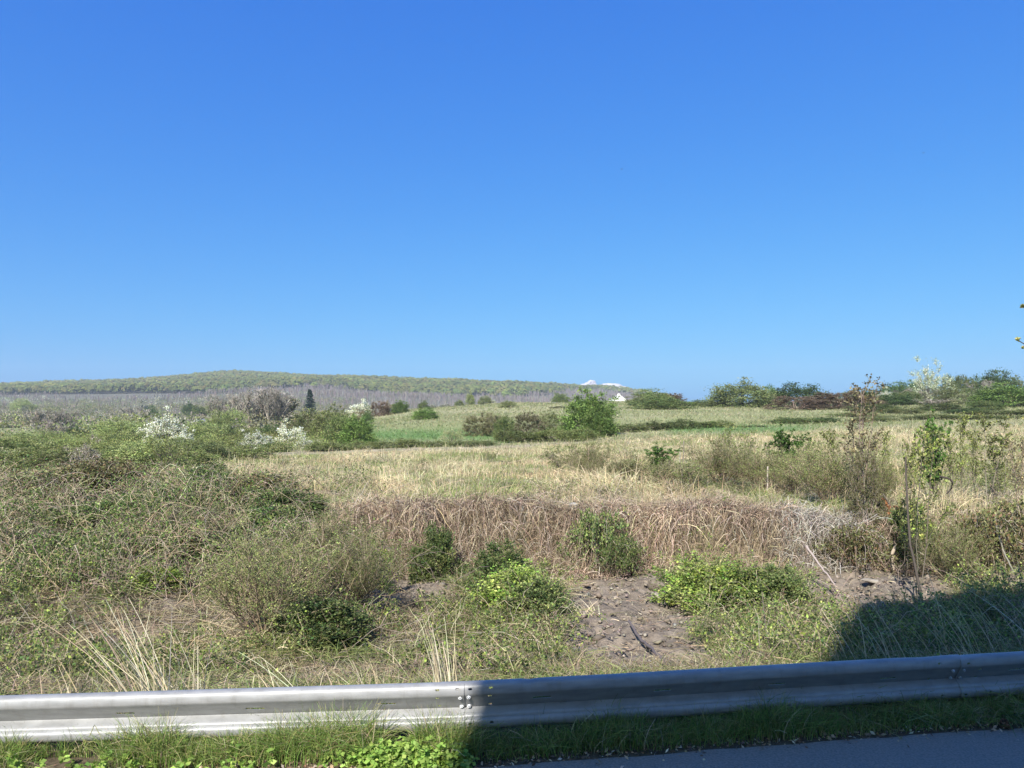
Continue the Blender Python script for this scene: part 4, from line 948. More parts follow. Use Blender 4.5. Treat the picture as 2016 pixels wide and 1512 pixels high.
 ('thinshrub', 1600, 870, 20, 80, 'loose green shrub behind the hazy olive shrub', G6),
 ('oliveshrub', 1735, 900, 16, 90, 'olive brush behind the tallest dead sapling', G6),
 ('sapling', 1645, 848, 17.5, 44, 'yellowish sapling behind the big round olive shrub', G6),
 ('thinshrub', 1350, 915, 19, 120, 'low olive scrub bush in front of the pale stakes', G6),
 # right young trees
 ('deadtall', 1692, 750, 15.2, 74, 'tallest dead brown sapling with withered leaves and pale stems', G5),
 ('thorn', 1705, 900, 14.6, 70, 'tangled leafless brush at the foot of the tallest dead sapling', G5),
 ('sapling', 1800, 848, 11.9, 90, 'yellow green sapling on a long thin bare stem in front of the bank', G5),
 ('fountain', 1835, 830, 16.5, 56, 'dense green column shaped sapling behind the yellow green one', G5),
 ('sapling', 1893, 815, 16.5, 44, 'slim yellow green sapling right of the column shaped one', G5),
 ('sapling', 1945, 815, 16, 60, 'double crowned sapling near the right border', G5),
 ('deadtall', 2005, 860, 15, 50, 'sparse dry sapling at the right border', G5),
 ('sapling', 1868, 862, 15.6, 40, 'thin yellowish sapling between the column shaped one and the slim one', G5),
 ('sapling', 1920, 850, 17.4, 44, 'thin sapling between the slim one and the double crowned one', G5),
 ('sapling', 1975, 855, 16.4, 44, 'small yellowish sapling right of the double crowned one', G5),
 ('sapling', 1778, 872, 13.2, 50, 'yellow green sapling just left of the long thin bare stem', G5),
 ('sapling', 1745, 850, 16.6, 36, 'small topped sapling between the dead one and the yellow green one', G5),
 ('briar', 1790, 1000, 14.2, 90, 'dark green bramble under the saplings on the bank edge', G5),
 # near bank
 ('briar', 40, 990, 15.5, 150, 'bramble bush at the left border on the bank top', G4),
 ('deadbramble', 120, 925, 16.5, 190, 'highest arching bramble on the left bank top', G4),
 ('deadbramble', 215, 905, 17, 150, 'arching leafless bramble in front of the pinkish white shrub', G4),
 ('briar', 210, 985, 14.5, 190, 'leafy bramble in the middle of the left bank', G4),
 ('briar', 330, 965, 15, 170, 'dark leafy bramble right of the middle of the left bank', G4),
 ('briar', 400, 920, 16.5, 120, 'tall leafy bramble left of the field opening', G4),
 ('deadbramble', 500, 935, 16, 150, 'brown arching bramble at the left end of the dead grass', G4),
 ('briar', 560, 965, 15, 140, 'green bramble beside the tuft of blue green grass', G4),
 ('deadbramble', 60, 1045, 13, 170, 'brown tangled bramble low on the left bank', G4),
 ('briar', 150, 1060, 12.6, 150, 'green bramble low on the left bank', G4),
 ('briar', 265, 1050, 12.8, 150, 'shady bramble in the lower middle of the left bank', G4),
 ('deadbramble', 360, 1045, 13, 170, 'brown bramble above the bare hollow on the left bank', G4),
 ('briar', 455, 1040, 13.2, 150, 'bramble left of the big olive shrub', G4),
 ('briar', 0, 1120, 11.2, 170, 'dark green bramble cut by the left border, low on the bank', G4),
 ('oliveshrub', 520, 1045, 9.2, 250, 'big olive brown shrub with many thin stems in the left foreground', G4),
 ('oliveshrub', 640, 1010, 11.5, 210, 'olive shrub behind the big foreground shrub', G4),
 ('oliveshrub', 700, 1060, 10.6, 170, 'small leaved olive shrub right of the big foreground shrub', G4),
 ('briar', 640, 1185, 9.0, 170, 'dark leafy bramble at the foot of the big olive shrub', G4),
 ('weed', 735, 1080, 12.2, 70, 'bright green weed clump right of the olive shrubs', G4),
 ('briar', 860, 1045, 13.4, 90, 'small dark bramble in a hollow of the dead vines', G4),
 ('briar', 985, 1075, 12, 120, 'leafy green bramble in front of the dead vines left of the bare earth', G4),
 ('weed', 1010, 1120, 11, 150, 'fresh green clump on the slope left of the bare earth', G4),
 ('briar', 1060, 1150, 10.4, 120, 'bramble at the left edge of the bare earth', G4),
 ('weed', 300, 1115, 11.4, 110, 'bright green weed clump below the shady bramble on the left bank', G4),
 ('weed', 150, 1115, 11.3, 110, 'bright nettle like clump low on the left bank near the dark bramble', G4),
 ('briar', 540, 1000, 13.6, 120, 'dark leafy bramble behind the big olive brown shrub', G4),
 ('bramble', 1180, 1010, 14.0, 110, 'ivy like bramble climbing the dead vines above the bare earth', G4),
 ('bramble', 1215, 1060, 13.7, 80, 'bright leaved bramble at the top of the bare earth', G4),
 ('weed', 1375, 1105, 11.6, 150, 'bright green weed clump right of the bare earth', G4),
 ('weed', 1450, 1120, 11.2, 150, 'widest bright green weed clump in front of the dead vines', G4),
 ('briar', 1530, 1120, 11.2, 120, 'darker bramble between the green weeds and the right bare earth', G4),
 ('deadbramble', 1680, 1040, 13.9, 120, 'brown tangled bramble under the tallest dead sapling', G4),
 ('deadbramble', 1930, 1010, 13.6, 140, 'tan tangled bramble on the bank at the right', G4),
 ('deadbramble', 2010, 990, 14, 120, 'dense dry bramble at the right border', G4),
 ('oliveshrub', 1870, 1030, 13.2, 130, 'dry olive brush between the saplings and the right bramble', G4),
 ('arch', 1090, 935, 15.5, 130, 'sparse arching bramble on the bank edge above the dead vines', G6),
 ('arch', 1200, 940, 16, 130, 'arching green brown bramble on the bank edge right of centre', G6),
 ]: put(*a)

# ================================================================== woods on the hill
def wood_points(n, y0, y1, u0, u1, r):
    u = r.uniform(u0, u1, n); y = np.sqrt(r.uniform(y0**2, y1**2, n)); x = (u-UC)*y/F; z = H(x, y); return x, y, z, *uv(x, y, z)
GB = lambda u: np.interp(u, [-100, 0, 100, 200, 300, 400, 470, 540, 600, 660, 720, 780, 850, 930, 1000, 1060, 1120, 1180, 1240, 1300],
                         [768, 768, 776, 781, 777, 774, 764, 757, 753, 754, 760, 768, 774, 772, 771, 768, 762, 757, 764, 790])
def green_wood():
    r = np.random.default_rng(31); x, y, z, u, v = wood_points(26000, 880, 1540, -90, 1330, r)
    k = v < GB(u)+9+16*(fbm(x/50, y/90, 201)-.5)+6*r.random(len(u)); k &= y < 1530
    x, y, z, u = x[k], y[k], z[k], u[k]; n = len(x); R_ = r.uniform(2.0, 5.6, n)*(.7+.6*fbm(x/40, y/40, 213))
    per = 26; i = np.repeat(np.arange(n), per); N = len(i); a = r.uniform(0, 6.28, N); e = np.arcsin(r.uniform(-.1, 1, N))
    D = np.stack([np.cos(a)*np.cos(e), np.sin(a)*np.cos(e), np.sin(e)], 1); P = np.stack([x, y, z+R_*1.1], 1)[i]+D*R_[i][:, None]*r.uniform(.7, 1.05, (N, 1))
    t = fbm(x/120, y/60, 203); base = pal(r, n, [(.11, .13, .038), (.135, .15, .042), (.095, .12, .038), (.13, .125, .045)], .10)
    base = base*(.55+.9*t[:, None]); dk = r.random(n) < .07; base[dk] *= .75
    L = R_[i]*r.uniform(.35, .7, N)
    c = base[i]*r.uniform(.9, 1.1, (N, 1))
    D = nrm(D+np.array([0, -.25, .3])); T_ = nrm(np.cross(D, r.normal(size=(N, 3)))); B_ = np.cross(D, T_); L = L[:, None]*.62; Vv = np.stack([P-T_*L, P-B_*L+D*L*.2, P+T_*L, P+B_*L-D*L*.2], 1)
    return Vv.reshape(-1, 3), (np.arange(N)*4)[:, None]+np.arange(4)[None], np.repeat(c, 4, 0)
V, Q, C = green_wood()
tag(link('hill_forest', mesh('hill_forest', V, Q, C, M_FAR)), 'spring green forest covering the crest of the far hill', 'forest', kind='stuff')
def bare_wood():
    r = np.random.default_rng(33); x, y, z, u, v = wood_points(17000, 420, 1530, -90, 1330, r)
    k = (v > GB(u)+5+16*(fbm(x/50, y/90, 201)-.5))
    dens = np.where(y < 640, .35, 1)*np.interp(u, [0, 420, 560, 1300], [.75, .8, 1, 1]); k &= r.random(len(x)) < dens
    k &= ~((fbm(x/50, y/70, 207) > .62) & (y < 760) & (u < 480))
    x, y, z, u = x[k], y[k], z[k], u[k]; n = len(x)
    h = r.uniform(5, 8.5, n)*np.where(u < 400, .75, 1); per = 15; i = np.repeat(np.arange(n), per); N = len(i); S = 3; t = np.linspace(0, 1, S)[None]
    st = np.tile(np.concatenate([[0], np.full(per-1, 1.)]), n); z0 = r.uniform(.15, .75, N)*st; a = r.uniform(0, 6.28, N); sp = r.uniform(.1, .42, N)*st
    ln = np.where(st == 0, 1, (1-z0)*r.uniform(.5, 1, N))
    P = np.empty((N, S, 3)); hh = h[i]
    P[..., 0] = x[i][:, None]+np.cos(a)[:, None]*(sp*ln*hh)[:, None]*t; P[..., 1] = y[i][:, None]+np.sin(a)[:, None]*(sp*ln*hh)[:, None]*t; P[..., 2] = z[i][:, None]+hh[:, None]*(z0[:, None]+ln[:, None]*t)
    base = pal(r, n, [(.255, .215, .20), (.215, .18, .175), (.29, .255, .235), (.20, .185, .145)], .1); tn = fbm(x/60, y/60, 205)[:, None]; base = base*(.8+.4*tn)
    return ribbons(P, np.where(st == 0, .42, .30)*(y[i]/900), base[i]*r.uniform(.88, 1.12, (N, 1)), r)
V, Q, C = bare_wood()
tag(link('bare_forest', mesh('bare_forest', V, Q, C, M_FAR)), 'greyish purple leafless wood below the green forest on the hillside', 'forest', kind='stuff')
def scrub(n, y0, y1, u0, u1, seed, hr, cols, per, ls, keep=None):
    r = np.random.default_rng(seed); x, y, z, u, v = wood_points(n, y0, y1, u0, u1, r)
    if keep is not None: k = keep(x, y, u, v); x, y, z = x[k], y[k], z[k]
    n = len(x); R_ = r.uniform(*hr, n); i = np.repeat(np.arange(n), per); N = len(i)
    a = r.uniform(0, 6.28, N); e = np.arcsin(r.uniform(-.1, 1, N)); D = np.stack([np.cos(a)*np.cos(e), np.sin(a)*np.cos(e), np.sin(e)], 1)
    P = np.stack([x, y, z+R_*.35], 1)[i]+D*R_[i][:, None]*r.uniform(.3, 1.05, (N, 1))*np.array([1.2, 1.2, .9]); L = R_[i]*ls*r.uniform(.6, 1.4, N)
    return leaves(P, D+r.normal(0, .8, (N, 3)), L, L*.6, pal(r, n, cols, .2)[i]*r.uniform(.75, 1.25, (N, 1)), r)
MIX = OLIVE+[(.2, .19, .13), (.25, .22, .18), (.24, .2, .17), (.13, .17, .07), (.17, .2, .08), (.3, .27, .22)]
V, Q, C = scrub(5600, 95, 700, -90, 760, 35, (1.2, 3.2), MIX, 60, .17, lambda x, y, u, v: (fbm(x/22, y/30, 209) > .38) & (u < np.interp(y, [95, 150, 250, 500], [560, 600, 690, 760])) & (y < 690))
tag(link('valley_scrub', mesh('valley_scrub', V, Q, C, M_FAR)), 'mixed grey and olive scrub filling the valley between field and hill', 'scrub', kind='stuff')
V, Q, C = scrub(420, 50, 100, -90, 640, 36, (.6, 1.3), OLIVE+GRN+[(.2, .19, .1)], 150, .09)
tag(link('field_edge_scrub', mesh('field_edge_scrub', V, Q, C, M_FAR)), 'low olive scrub along the left far edge of the field', 'scrub', kind='stuff')

# bramble tangle over the left bank
def tangle():
    r = np.random.default_rng(41); n = 3600; x, y = fan(n, 10.5, 19, -80, 760, .6); z = H(x, y); u, v = uv(x, y, z)
    k = (v < 1185) & (r.random(n) < np.interp(u, [0, 560, 760], [1, .85, .2])*np.interp(y, [16, 19], [1, .35])) & (fbm(x*1.1, y*1.1, 301) > .41)
    x, y, z = x[k], y[k], z[k]; n = len(x); S = 8; t = np.linspace(0, 1, S)[None]; az = r.uniform(0, 6.28, n)
    big = .5+1.1*fbm(x*.7, y*.7, 303); L = r.uniform(.4, 1.3, n)*big; h = r.uniform(.25, .85, n)*big*np.interp(y, [16, 19], [1, .6])
    P = np.empty((n, S, 3)); P[..., 0] = x[:, None]+np.cos(az)[:, None]*L[:, None]*t; P[..., 1] = y[:, None]+np.sin(az)[:, None]*L[:, None]*t
    P[..., 2] = z[:, None]+h[:, None]*np.sin(np.pi*t*r.uniform(.5, .95, (n, 1))); P += r.normal(0, .02, P.shape)
    B, _ = branch(r, P, 4, .3, .8, .2, (.15, 1), S=4)
    cols = ROSE+ROSE+GREY+BARK+TAN+TAN+STRAW+STRAW
    stems = cat([tubes(P, np.full(n, .0055), np.full(n, .002), pal(r, n, cols, .25), 3), ribbons(B, np.full(len(B), .005), pal(r, len(B), cols, .25), r)])
    g = fbm(x*1.1, y*1.1, 305); q = on(r, B, 6, .1); gi = np.repeat(np.repeat(g, 4), 6); p = q[0]; kk = r.random(len(p)) < ss(.42, .62, gi)*.9+.08; p = p[kk]
    p2, _ = on(r, P, 14, .1); g2 = np.repeat(g, 14); k2 = r.random(len(p2)) < ss(.42, .62, g2)*.9+.08; p = np.concatenate([p, p2[k2]]); p = p+r.normal(0, .03, p.shape)
    L = r.uniform(.02, .05, len(p)); gc = fbm(p[:, 0]*1.3, p[:, 1]*1.3, 307)[:, None]
    c = pal(r, len(p), DGRN+GRN+GRN+OLIVE, .28)*C3(.9, 1.1, .85)*(.55+1.2*gc)
    return stems, leaves(p, r.normal(size=p.shape)+np.array([0, -.3, .4]), L, L*.65, c, r)
st, lf = tangle()
tag(link('bramble_canes', mesh('bramble_canes', *st, M_DRY)), 'dense tangle of brown bramble canes over the left bank', 'brambles', kind='stuff')
tag(link('bramble_leaves', mesh('bramble_leaves', *lf, M_LEAF)), 'small dark green bramble leaves through the tangle on the left bank', 'bramble leaves', kind='stuff')

# ------------------------------------------------------------------ haze
hz = link('haze', boxm([(-1500, 1500, -60, 1700, -14, 125)]))
mh = bpy.data.materials.new('haze'); mh.use_nodes = True; t = mh.node_tree; t.nodes.remove(t.nodes['Principled BSDF'])
pv = t.nodes.new('ShaderNodeVolumePrincipled'); pv.inputs['Color'].default_value = (.80, .88, 1, 1); pv.inputs['Density'].default_value = .00020; pv.inputs['Anisotropy'].default_value = 0
t.links.new(pv.outputs[0], t.nodes['Material Output'].inputs['Volume']); hz.data.materials.append(mh); tag(hz, kind='stuff')
tag(hz, 'thin pale air between the field and the far hill', 'haze')

# ------------------------------------------------------------------ house, hut, cloud, birds
m_wh = noise_mat('whitewash', (.72, .71, .68), (.82, .81, .78), 1, .9, 0); m_tl = noise_mat('grey_roof', (.36, .35, .34), (.46, .45, .44), 2, .8, 0)
def house(u, v, D, wpx, hpx, mw, mr_, label, name='house', chim=True):
    x = (u-UC)*D/F; zt = CH-(v-VH)*D/F; wd = wpx*D/F; hh = hpx*D/F; zg = float(H(x, D))-.3; e = zt-hh
    o = root(name, (x, D, 0), label, name)
    m = prism([(-wd*.42, zg), (-wd*.42, e), (0, zt-.12), (wd*.42, e), (wd*.42, zg)], 0, 7); m.materials.append(mw); link('wall', m, o)
    m = prism([(-wd*.5, e-.3), (0, zt), (wd*.5, e-.3), (wd*.5, e-.05), (0, zt+.22), (-wd*.5, e-.05)], -.3, 7.3); m.materials.append(mr_); r_ = link('roof', m, o)
    link('window', boxm([(-.5, .5, -.03, .05, e-1.4, e-.3)], m_gl), o)
    if chim: link('chimney', boxm([(-.35, .25, 1.2, 1.8, zt-.5, zt+.55)], mw), r_)
    return o
house(1220, 779, 196, 29, 9, m_wh, m_wh, 'small white gable house peeping over the ridge right of the biggest green bush')
house(387, 826, 210, 16, 8, m_tl, m_tl, 'small grey roofed hut among the bushes in the left valley', 'hut', False)
def blobs(Ls, seed, k=3):
    bm = bmesh.new()
    for (x, y, z, r_) in Ls:
        q = bmesh.ops.create_icosphere(bm, subdivisions=k, radius=r_)
        for v_ in q['verts']: v_.co += Vector((x, y, z))
    m = bpy.data.meshes.new('blob'); bm.to_mesh(m); bm.free()
    co = np.empty(len(m.vertices)*3); m.vertices.foreach_get('co', co); co = co.reshape(-1, 3); s_ = Ls[0][3]
    f = 1+.25*(fbm(co[:, 0]/s_*1.7+co[:, 1]/s_, co[:, 2]/s_*1.7+9, seed)-.5); c0 = co.mean(0); co = c0+(co-c0)*f[:, None]
    m.vertices.foreach_set('co', co.ravel()); m.polygons.foreach_set('use_smooth', np.ones(len(m.polygons), bool)); return m
CD = 9000.; cs_ = CD/F
mc = noise_mat('cloud', (.33, .32, .37), (.42, .41, .46), .004, 1, 0, spec=0)
def cloud(u, v, ru, rv, seed, label, skew):
    bm = bmesh.new(); bmesh.ops.create_icosphere(bm, subdivisions=5, radius=1); m = bpy.data.meshes.new('cloud'); bm.to_mesh(m); bm.free()
    co = np.empty(len(m.vertices)*3); m.vertices.foreach_get('co', co); co = co.reshape(-1, 3)
    f = 1+.8*(fbm(co[:, 0]*2.2+seed*3, co[:, 2]*2.2+co[:, 1], seed, 5)-.5); co = co*f[:, None]; co[:, 0] += skew*co[:, 2]
    co = co*np.array([ru*cs_, ru*cs_*.7, rv*cs_]); m.vertices.foreach_set('co', co.ravel()); m.materials.append(mc)
    o = link('cloud', m); o.location = ((u-UC)*cs_, CD, CH-(v-VH)*cs_); tag(o, label, 'cloud')
cloud(1156, 768, 17, 18, 3, 'small white cloud tip, left one, over the end of the far hill', .35)
cloud(1220, 784, 38, 26, 4, 'wider pinkish white cloud, right one, low behind the end of the far hill', -.3)
m_bd = noise_mat('bird_feathers', (.02, .02, .025), (.05, .05, .05), 5, .8, 0)
for u, v, lb in ((1224, 333, 'tiny dark bird high in the middle of the sky'), (1818, 301, 'tiny dark bird high in the right part of the sky')):
    D = 120.; bm = bmesh.new()
    ring = []
    for (px, rr) in ((-.16, .01), (-.1, .03), (0, .05), (.08, .04), (.13, .028), (.17, .005)):
        ring.append([bm.verts.new((px, rr*math.cos(a), rr*math.sin(a))) for a in np.linspace(0, 2*math.pi, 7)[:-1]])
    for a_, b_ in zip(ring, ring[1:]):
        for i in range(6): bm.faces.new((a_[i], a_[(i+1) % 6], b_[(i+1) % 6], b_[i]))
    for s_ in (-1, 1):
        p_ = [(.07, .03*s_, .02), (.06, .16*s_, .08), (-.02, .34*s_, .03), (-.04, .15*s_, .06), (-.04, .03*s_, .02)]; up_ = [bm.verts.new(q) for q in p_]; dn_ = [bm.verts.new((q[0], q[1], q[2]-.008)) for q in p_]
        bm.faces.new(up_); bm.faces.new(dn_[::-1])
        for i in range(5): bm.faces.new((up_[i], dn_[i], dn_[(i+1) % 5], up_[(i+1) % 5]))
    vv = [bm.verts.new(q) for q in ((-.13, .01, 0), (-.25, .05, 0), (-.25, -.05, 0), (-.13, -.01, 0))]; bm.faces.new(vv)
    m = bpy.data.meshes.new('bird'); bm.to_mesh(m); bm.free(); m.materials.append(m_bd)
    o = link('bird', m); o.location = ((u-UC)*D/F, D, CH-(v-VH)*D/F); o.rotation_euler = (0.1, 0, .6); tag(o, lb, 'bird')

# ------------------------------------------------------------------ stakes, posts, stems, stones
def tube_obj(name, pts_, r0, r1, cols, label=None, cat_=None, parent=None, k=6, seed=1, group=None, mat=None):
    r = np.random.default_rng(seed); P = np.array(pts_, float); t = np.linspace(0, len(P)-1, max(8, len(P)*4)); i = np.minimum(t.astype(int), len(P)-2); f = (t-i)[:, None]
    P = (P[i]*(1-f)+P[i+1]*f)[None]; P[:, 1:-1] += r.normal(0, r0*.25, P[:, 1:-1].shape)
    V, Q, C = tubes(P, [r0], [r1], pal(r, 1, cols, .1), k); m = mesh(name, V, Q, C, M_STEM, True); o = link(name, m, parent)
    if label: tag(o, label, cat_, group)
    return o
def at(u, v, D): return ((u-UC)*D/F, D, CH-(v-VH)*D/F)
def on_ground(u, D, dz_=0): x = (u-UC)*D/F; return (x, D, float(H(x, D))+dz_)
GS = 'pale stakes in the dead grass field'
for u, vt, D, lb in ((1338, 884, 26, 'pale weathered stake right of the upright dark green shrub'), (1249, 893, 25, 'thin pale stake left of the upright dark green shrub'), (1510, 918, 19, 'pale stake between the hazy olive shrubs'),
                     (1581, 880, 22, 'short greyish stake left of the tallest dead sapling'), (1345, 868, 27, 'thin dark stake behind the pale weathered stake')):
    g0 = on_ground(u, D, -.1); tube_obj('stake', [g0, (g0[0]+.02, D, CH-(vt-VH)*D/F)], .022 if u != 1249 else .014, .018 if u != 1249 else .012, [(.40, .36, .29)] if u != 1345 else [(.2, .17, .14)], lb, 'stake', seed=u, group=GS)
for u, v, lb in ((1129, 986, 'mossy grey post head poking out of the dead vines, left one'), (1482, 990, 'grey post head poking out of the dead vines, right one')):
    x, y, z = at(u, v, 14.6); o = root('old_post', (x, y, z-.9), lb, 'post')
    m = boxm([(-.06, .06, -.06, .06, 0, .82)], None, .012); m.materials.append(noise_mat('old_concrete', (.26, .24, .2), (.42, .4, .35), 14, .95, .8)); link('shaft', m, o)
    bm = bmesh.new(); bmesh.ops.create_icosphere(bm, subdivisions=2, radius=.085); m = bpy.data.meshes.new('cap'); bm.to_mesh(m); bm.free(); m.transform(Matrix.Translation((0, 0, .82))@Matrix.Diagonal((1, 1, .6, 1))); m.materials.append(o.children[0].data.materials[0]); link('cap', m, o)
def straw_tuft(u, D, n, h, leanx, label, spread=.12, seed=1, base=.06):
    r = np.random.default_rng(seed); x, y, z = on_ground(u, D); S = 6; t = np.linspace(0, 1, S)[None]
    hh = r.uniform(.45, 1, n)*h; a = r.normal(leanx, spread, n); b = r.normal(0, .14, n)
    P = np.empty((n, S, 3)); P[..., 0] = r.normal(0, base, (n, 1))+(a*hh)[:, None]*t**1.3; P[..., 1] = r.normal(0, base*.6, (n, 1))+(b*hh)[:, None]*t; P[..., 2] = hh[:, None]*t*(1-.12*t)
    V, Q, C = ribbons(P, r.uniform(.006, .011, n), pal(r, n, [(.62, .54, .36), (.52, .44, .28), (.7, .63, .46)], .12), r)
    o = link('straw_tuft', mesh('straw_tuft', V, Q, C, M_DRY)); o.location = (x, y, z); tag(o, label, 'dry grass', 'tall straw tufts behind the guardrail')
straw_tuft(318, 5.75, 60, 1.0, -.45, 'widest fan of tall pale straw leaning left behind the sunny rail', .22, 1, .14)
straw_tuft(880, 5.9, 34, .85, -.12, 'narrow upright tuft of pale straw near the rail splice', .06, 2, .05)
straw_tuft(355, 5.7, 12, 1.0, .05, 'few upright straw stems right of the wide straw fan', .12, 3, .1)
straw_tuft(560, 5.8, 16, .6, -.5, 'low leaning straw stems left of the middle of the sunny rail', .2, 4, .1)
straw_tuft(150, 5.8, 14, .6, .1, 'thin straw stems near the left end of the rail', .3, 5, .15)
straw_tuft(700, 6.0, 18, .5, -.3, 'short leaning straw stems below the olive shrubs', .35, 6, .2)
straw_tuft(1790, 6.9, 40, .9, -.5, 'shaded straw stems leaning left behind the right part of the rail', .25, 7, .35)
straw_tuft(1990, 7.2, 60, 1.0, -.55, 'dense shaded straw leaning left by the right border', .2, 8, .35)
straw_tuft(1150, 10.9, 40, .22, -.3, 'curled bundle of pale straw on the left edge of the bare earth', .6, 9, .12)
tube_obj('hose', [on_ground(1238, 10.0, .09), on_ground(1262, 9.3, .09), on_ground(1285, 8.8, .09), on_ground(1305, 8.2, .09), on_ground(1325, 7.4, .04), on_ground(1345, 6.6, .05)], 0.018, .018, [(.13, .12, .12)], 'thin dark hose running down the bare earth towards the guardrail', 'hose', seed=4)
x, y, z = on_ground(1817, 11.7)
tube_obj('bare_pole', [(x, y, z), at(1790, 1060, 11.75), at(1783, 900, 11.8)], .022, .012, [(.10, .08, .07)], 'long thin dark bare stem leaning in front of the right bank', 'stem', seed=6)
tube_obj('curved_stick', [at(1757, 1122, 13.6), at(1755, 1098, 13.6), at(1764, 1065, 13.7)], .04, .028, [(.42, .35, .25)], 'short curved pale stump stick under the saplings', 'stick', seed=7)
tube_obj('long_stick', [at(1962, 1035, 13.2), at(1975, 1085, 12.9), at(1996, 1128, 12.5)], .018, .012, [(.3, .25, .18)], 'pale crooked stick hanging down the bank at the right border', 'stick', seed=8)
tube_obj('forked_stick', [at(1588, 1075, 12.9), at(1615, 1115, 12.5), at(1645, 1152, 12.0)], .02, .012, [(.42, .36, .3)], 'pale dead stick lying down to the right bare earth', 'stick', seed=9)
tube_obj('dark_stick', [at(1522, 1318, 7.6), at(1508, 1240, 7.8), at(1500, 1165, 8.0)], .008, .005, [(.12, .09, .07)], 'thin dark upright weed stem in front of the bright green clumps', 'stem', seed=10)
tube_obj('bent_stalk', [at(176, 1450, 4.95), at(186, 1427, 4.97), at(197, 1446, 4.96), at(202, 1470, 4.95)], .0035, .0025, [(.2, .19, .1)], 'grass stalk bent to a sharp upside down V before the rail', 'grass stalk', seed=11, k=4)
# dark broken branch and the rust coloured dead bough among the saplings
tube_obj('broken_branch', [at(1850, 938, 14.8), at(1868, 942, 14.7), at(1876, 950, 14.7), at(1872, 962, 14.7), at(1864, 972, 14.7)], .022, .012, [(.05, .04, .035)], 'black crooked broken branch between the saplings', 'branch', seed=12)
def bough():
    r = np.random.default_rng(9); o = root('dead_bough', at(1738, 972, 14.4), 'rust orange dead bough hanging beside the tallest dead sapling', 'branch')
    e = np.array([.36, 0, -.55]); n = 26; t = r.uniform(.1, 1, n); b = e*t[:, None]; S = 4; s_ = np.linspace(0, 1, S)[None, :, None]
    D = nrm(e+r.normal(0, .35, (n, 3))); P = b[:, None]+D[:, None]*r.uniform(.08, .22, (n, 1, 1))*s_
    V, Q, C = cat([tubes(np.stack([e*q for q in np.linspace(0, 1, 6)])[None], [.012], [.004], pal(r, 1, BARK), 5), tubes(P, np.full(n, .004), np.full(n, .002), pal(r, n, BARK), 3)]); link('stem', mesh('stem', V, Q, C, M_STEM), o)
    p, d = on(r, P, 40, .1); L = r.uniform(.03, .06, len(p)); V, Q, C = leaves(p, d+r.normal(0, .5, d.shape), L, L*.3, pal(r, len(p), [(.46, .2, .09), (.38, .16, .07), (.52, .27, .13)], .2), r); link('needles', mesh('needles', V, Q, C, M_LEAF), o)
bough()
m_st = noise_mat('pale_stone', (.2, .175, .14), (.32, .285, .24), 9, .95, .9)
m_cl = noise_mat('dark_clod', (.10, .08, .06), (.19, .16, .125), 11, .95, .9)
for k, (u, v, D, sx, sy, sz, lb) in enumerate(((1722, 1128, 12.9, .22, .09, .035, 'long pale flat stone on the right bare earth'), (1560, 1183, 11.5, .13, .1, .07, 'small pale stone left of the right bare earth'), (1620, 1228, 10.6, .16, .12, .05, 'pale stone in the straw below the right bare earth'),
                                       (305, 1170, 11.4, .2, .12, .1, 'pale rounded stone on the left bank'), (738, 1178, 11.6, .09, .07, .06, 'small white stone by the dark hollow'), (1292, 1172, 12.0, .1, .08, .06, 'pinkish clod at the right edge of the bare earth'),
                                       (1295, 1152, 12.6, .16, .12, .12, 'dark earth lump at the top right of the bare earth'), (2000, 1125, 12.4, .25, .2, .1, 'grey clod of earth at the right border'))):
    bm = bmesh.new(); bmesh.ops.create_icosphere(bm, subdivisions=3, radius=1)
    for v_ in bm.verts:
        c_ = v_.co; f = 1+.5*(float(fbm(np.array(c_.x*1.3+k*5), np.array(c_.y*1.3+c_.z*2), 400+k))-.5)+.2*(float(fbm(np.array(c_.x*4+k), np.array(c_.y*4+c_.z*4), 410+k))-.5); v_.co = Vector((c_.x*sx*f, c_.y*sy*f, c_.z*sz*f))
    m = bpy.data.meshes.new('stone'); bm.to_mesh(m); bm.free(); m.materials.append(m_st if k not in (6, 7) else m_cl); o = link('stone', m); o.location = on_ground(u, D, sz*.3); o.rotation_euler = (0, .1, -.35 if k == 0 else k); tag(o, lb, 'stone')
# pine cone at the asphalt edge
def cone():
    x, D = 0, 5.42; x = (1978-UC)*D/F; o = root('pine_cone', (x, D, .05), 'dark open pine cone lying at the asphalt edge near the right border', 'pine cone', rz=.4); r = np.random.default_rng(3)
    n = 90; i = np.arange(n); q = (i+.5)/n; a = i*2.399; rad = .030*np.sin(np.pi*(q*.85+.1)); p = np.stack([np.cos(a)*rad*.6, np.sin(a)*rad*.6, (q-.5)*.075], 1); d = np.stack([np.cos(a), np.sin(a), .5+0*a], 1)
    L = np.full(n, .022); V, Q, C = leaves(p, d*3, L, L*.9, pal(r, n, [(.11, .06, .035), (.16, .09, .05)], .2), r); V = V[:, [2, 1, 0]]; link('scales', mesh('scales', V, Q, C, M_STEM), o)
    P = np.array([[(-.036, 0, 0), (-.01, 0, 0), (.02, 0, 0), (.036, 0, 0)]], float); V, Q, C = tubes(P, [.014], [.006], pal(r, 1, BARK), 8); link('core', mesh('core', V, Q, C, M_STEM), o)
cone()
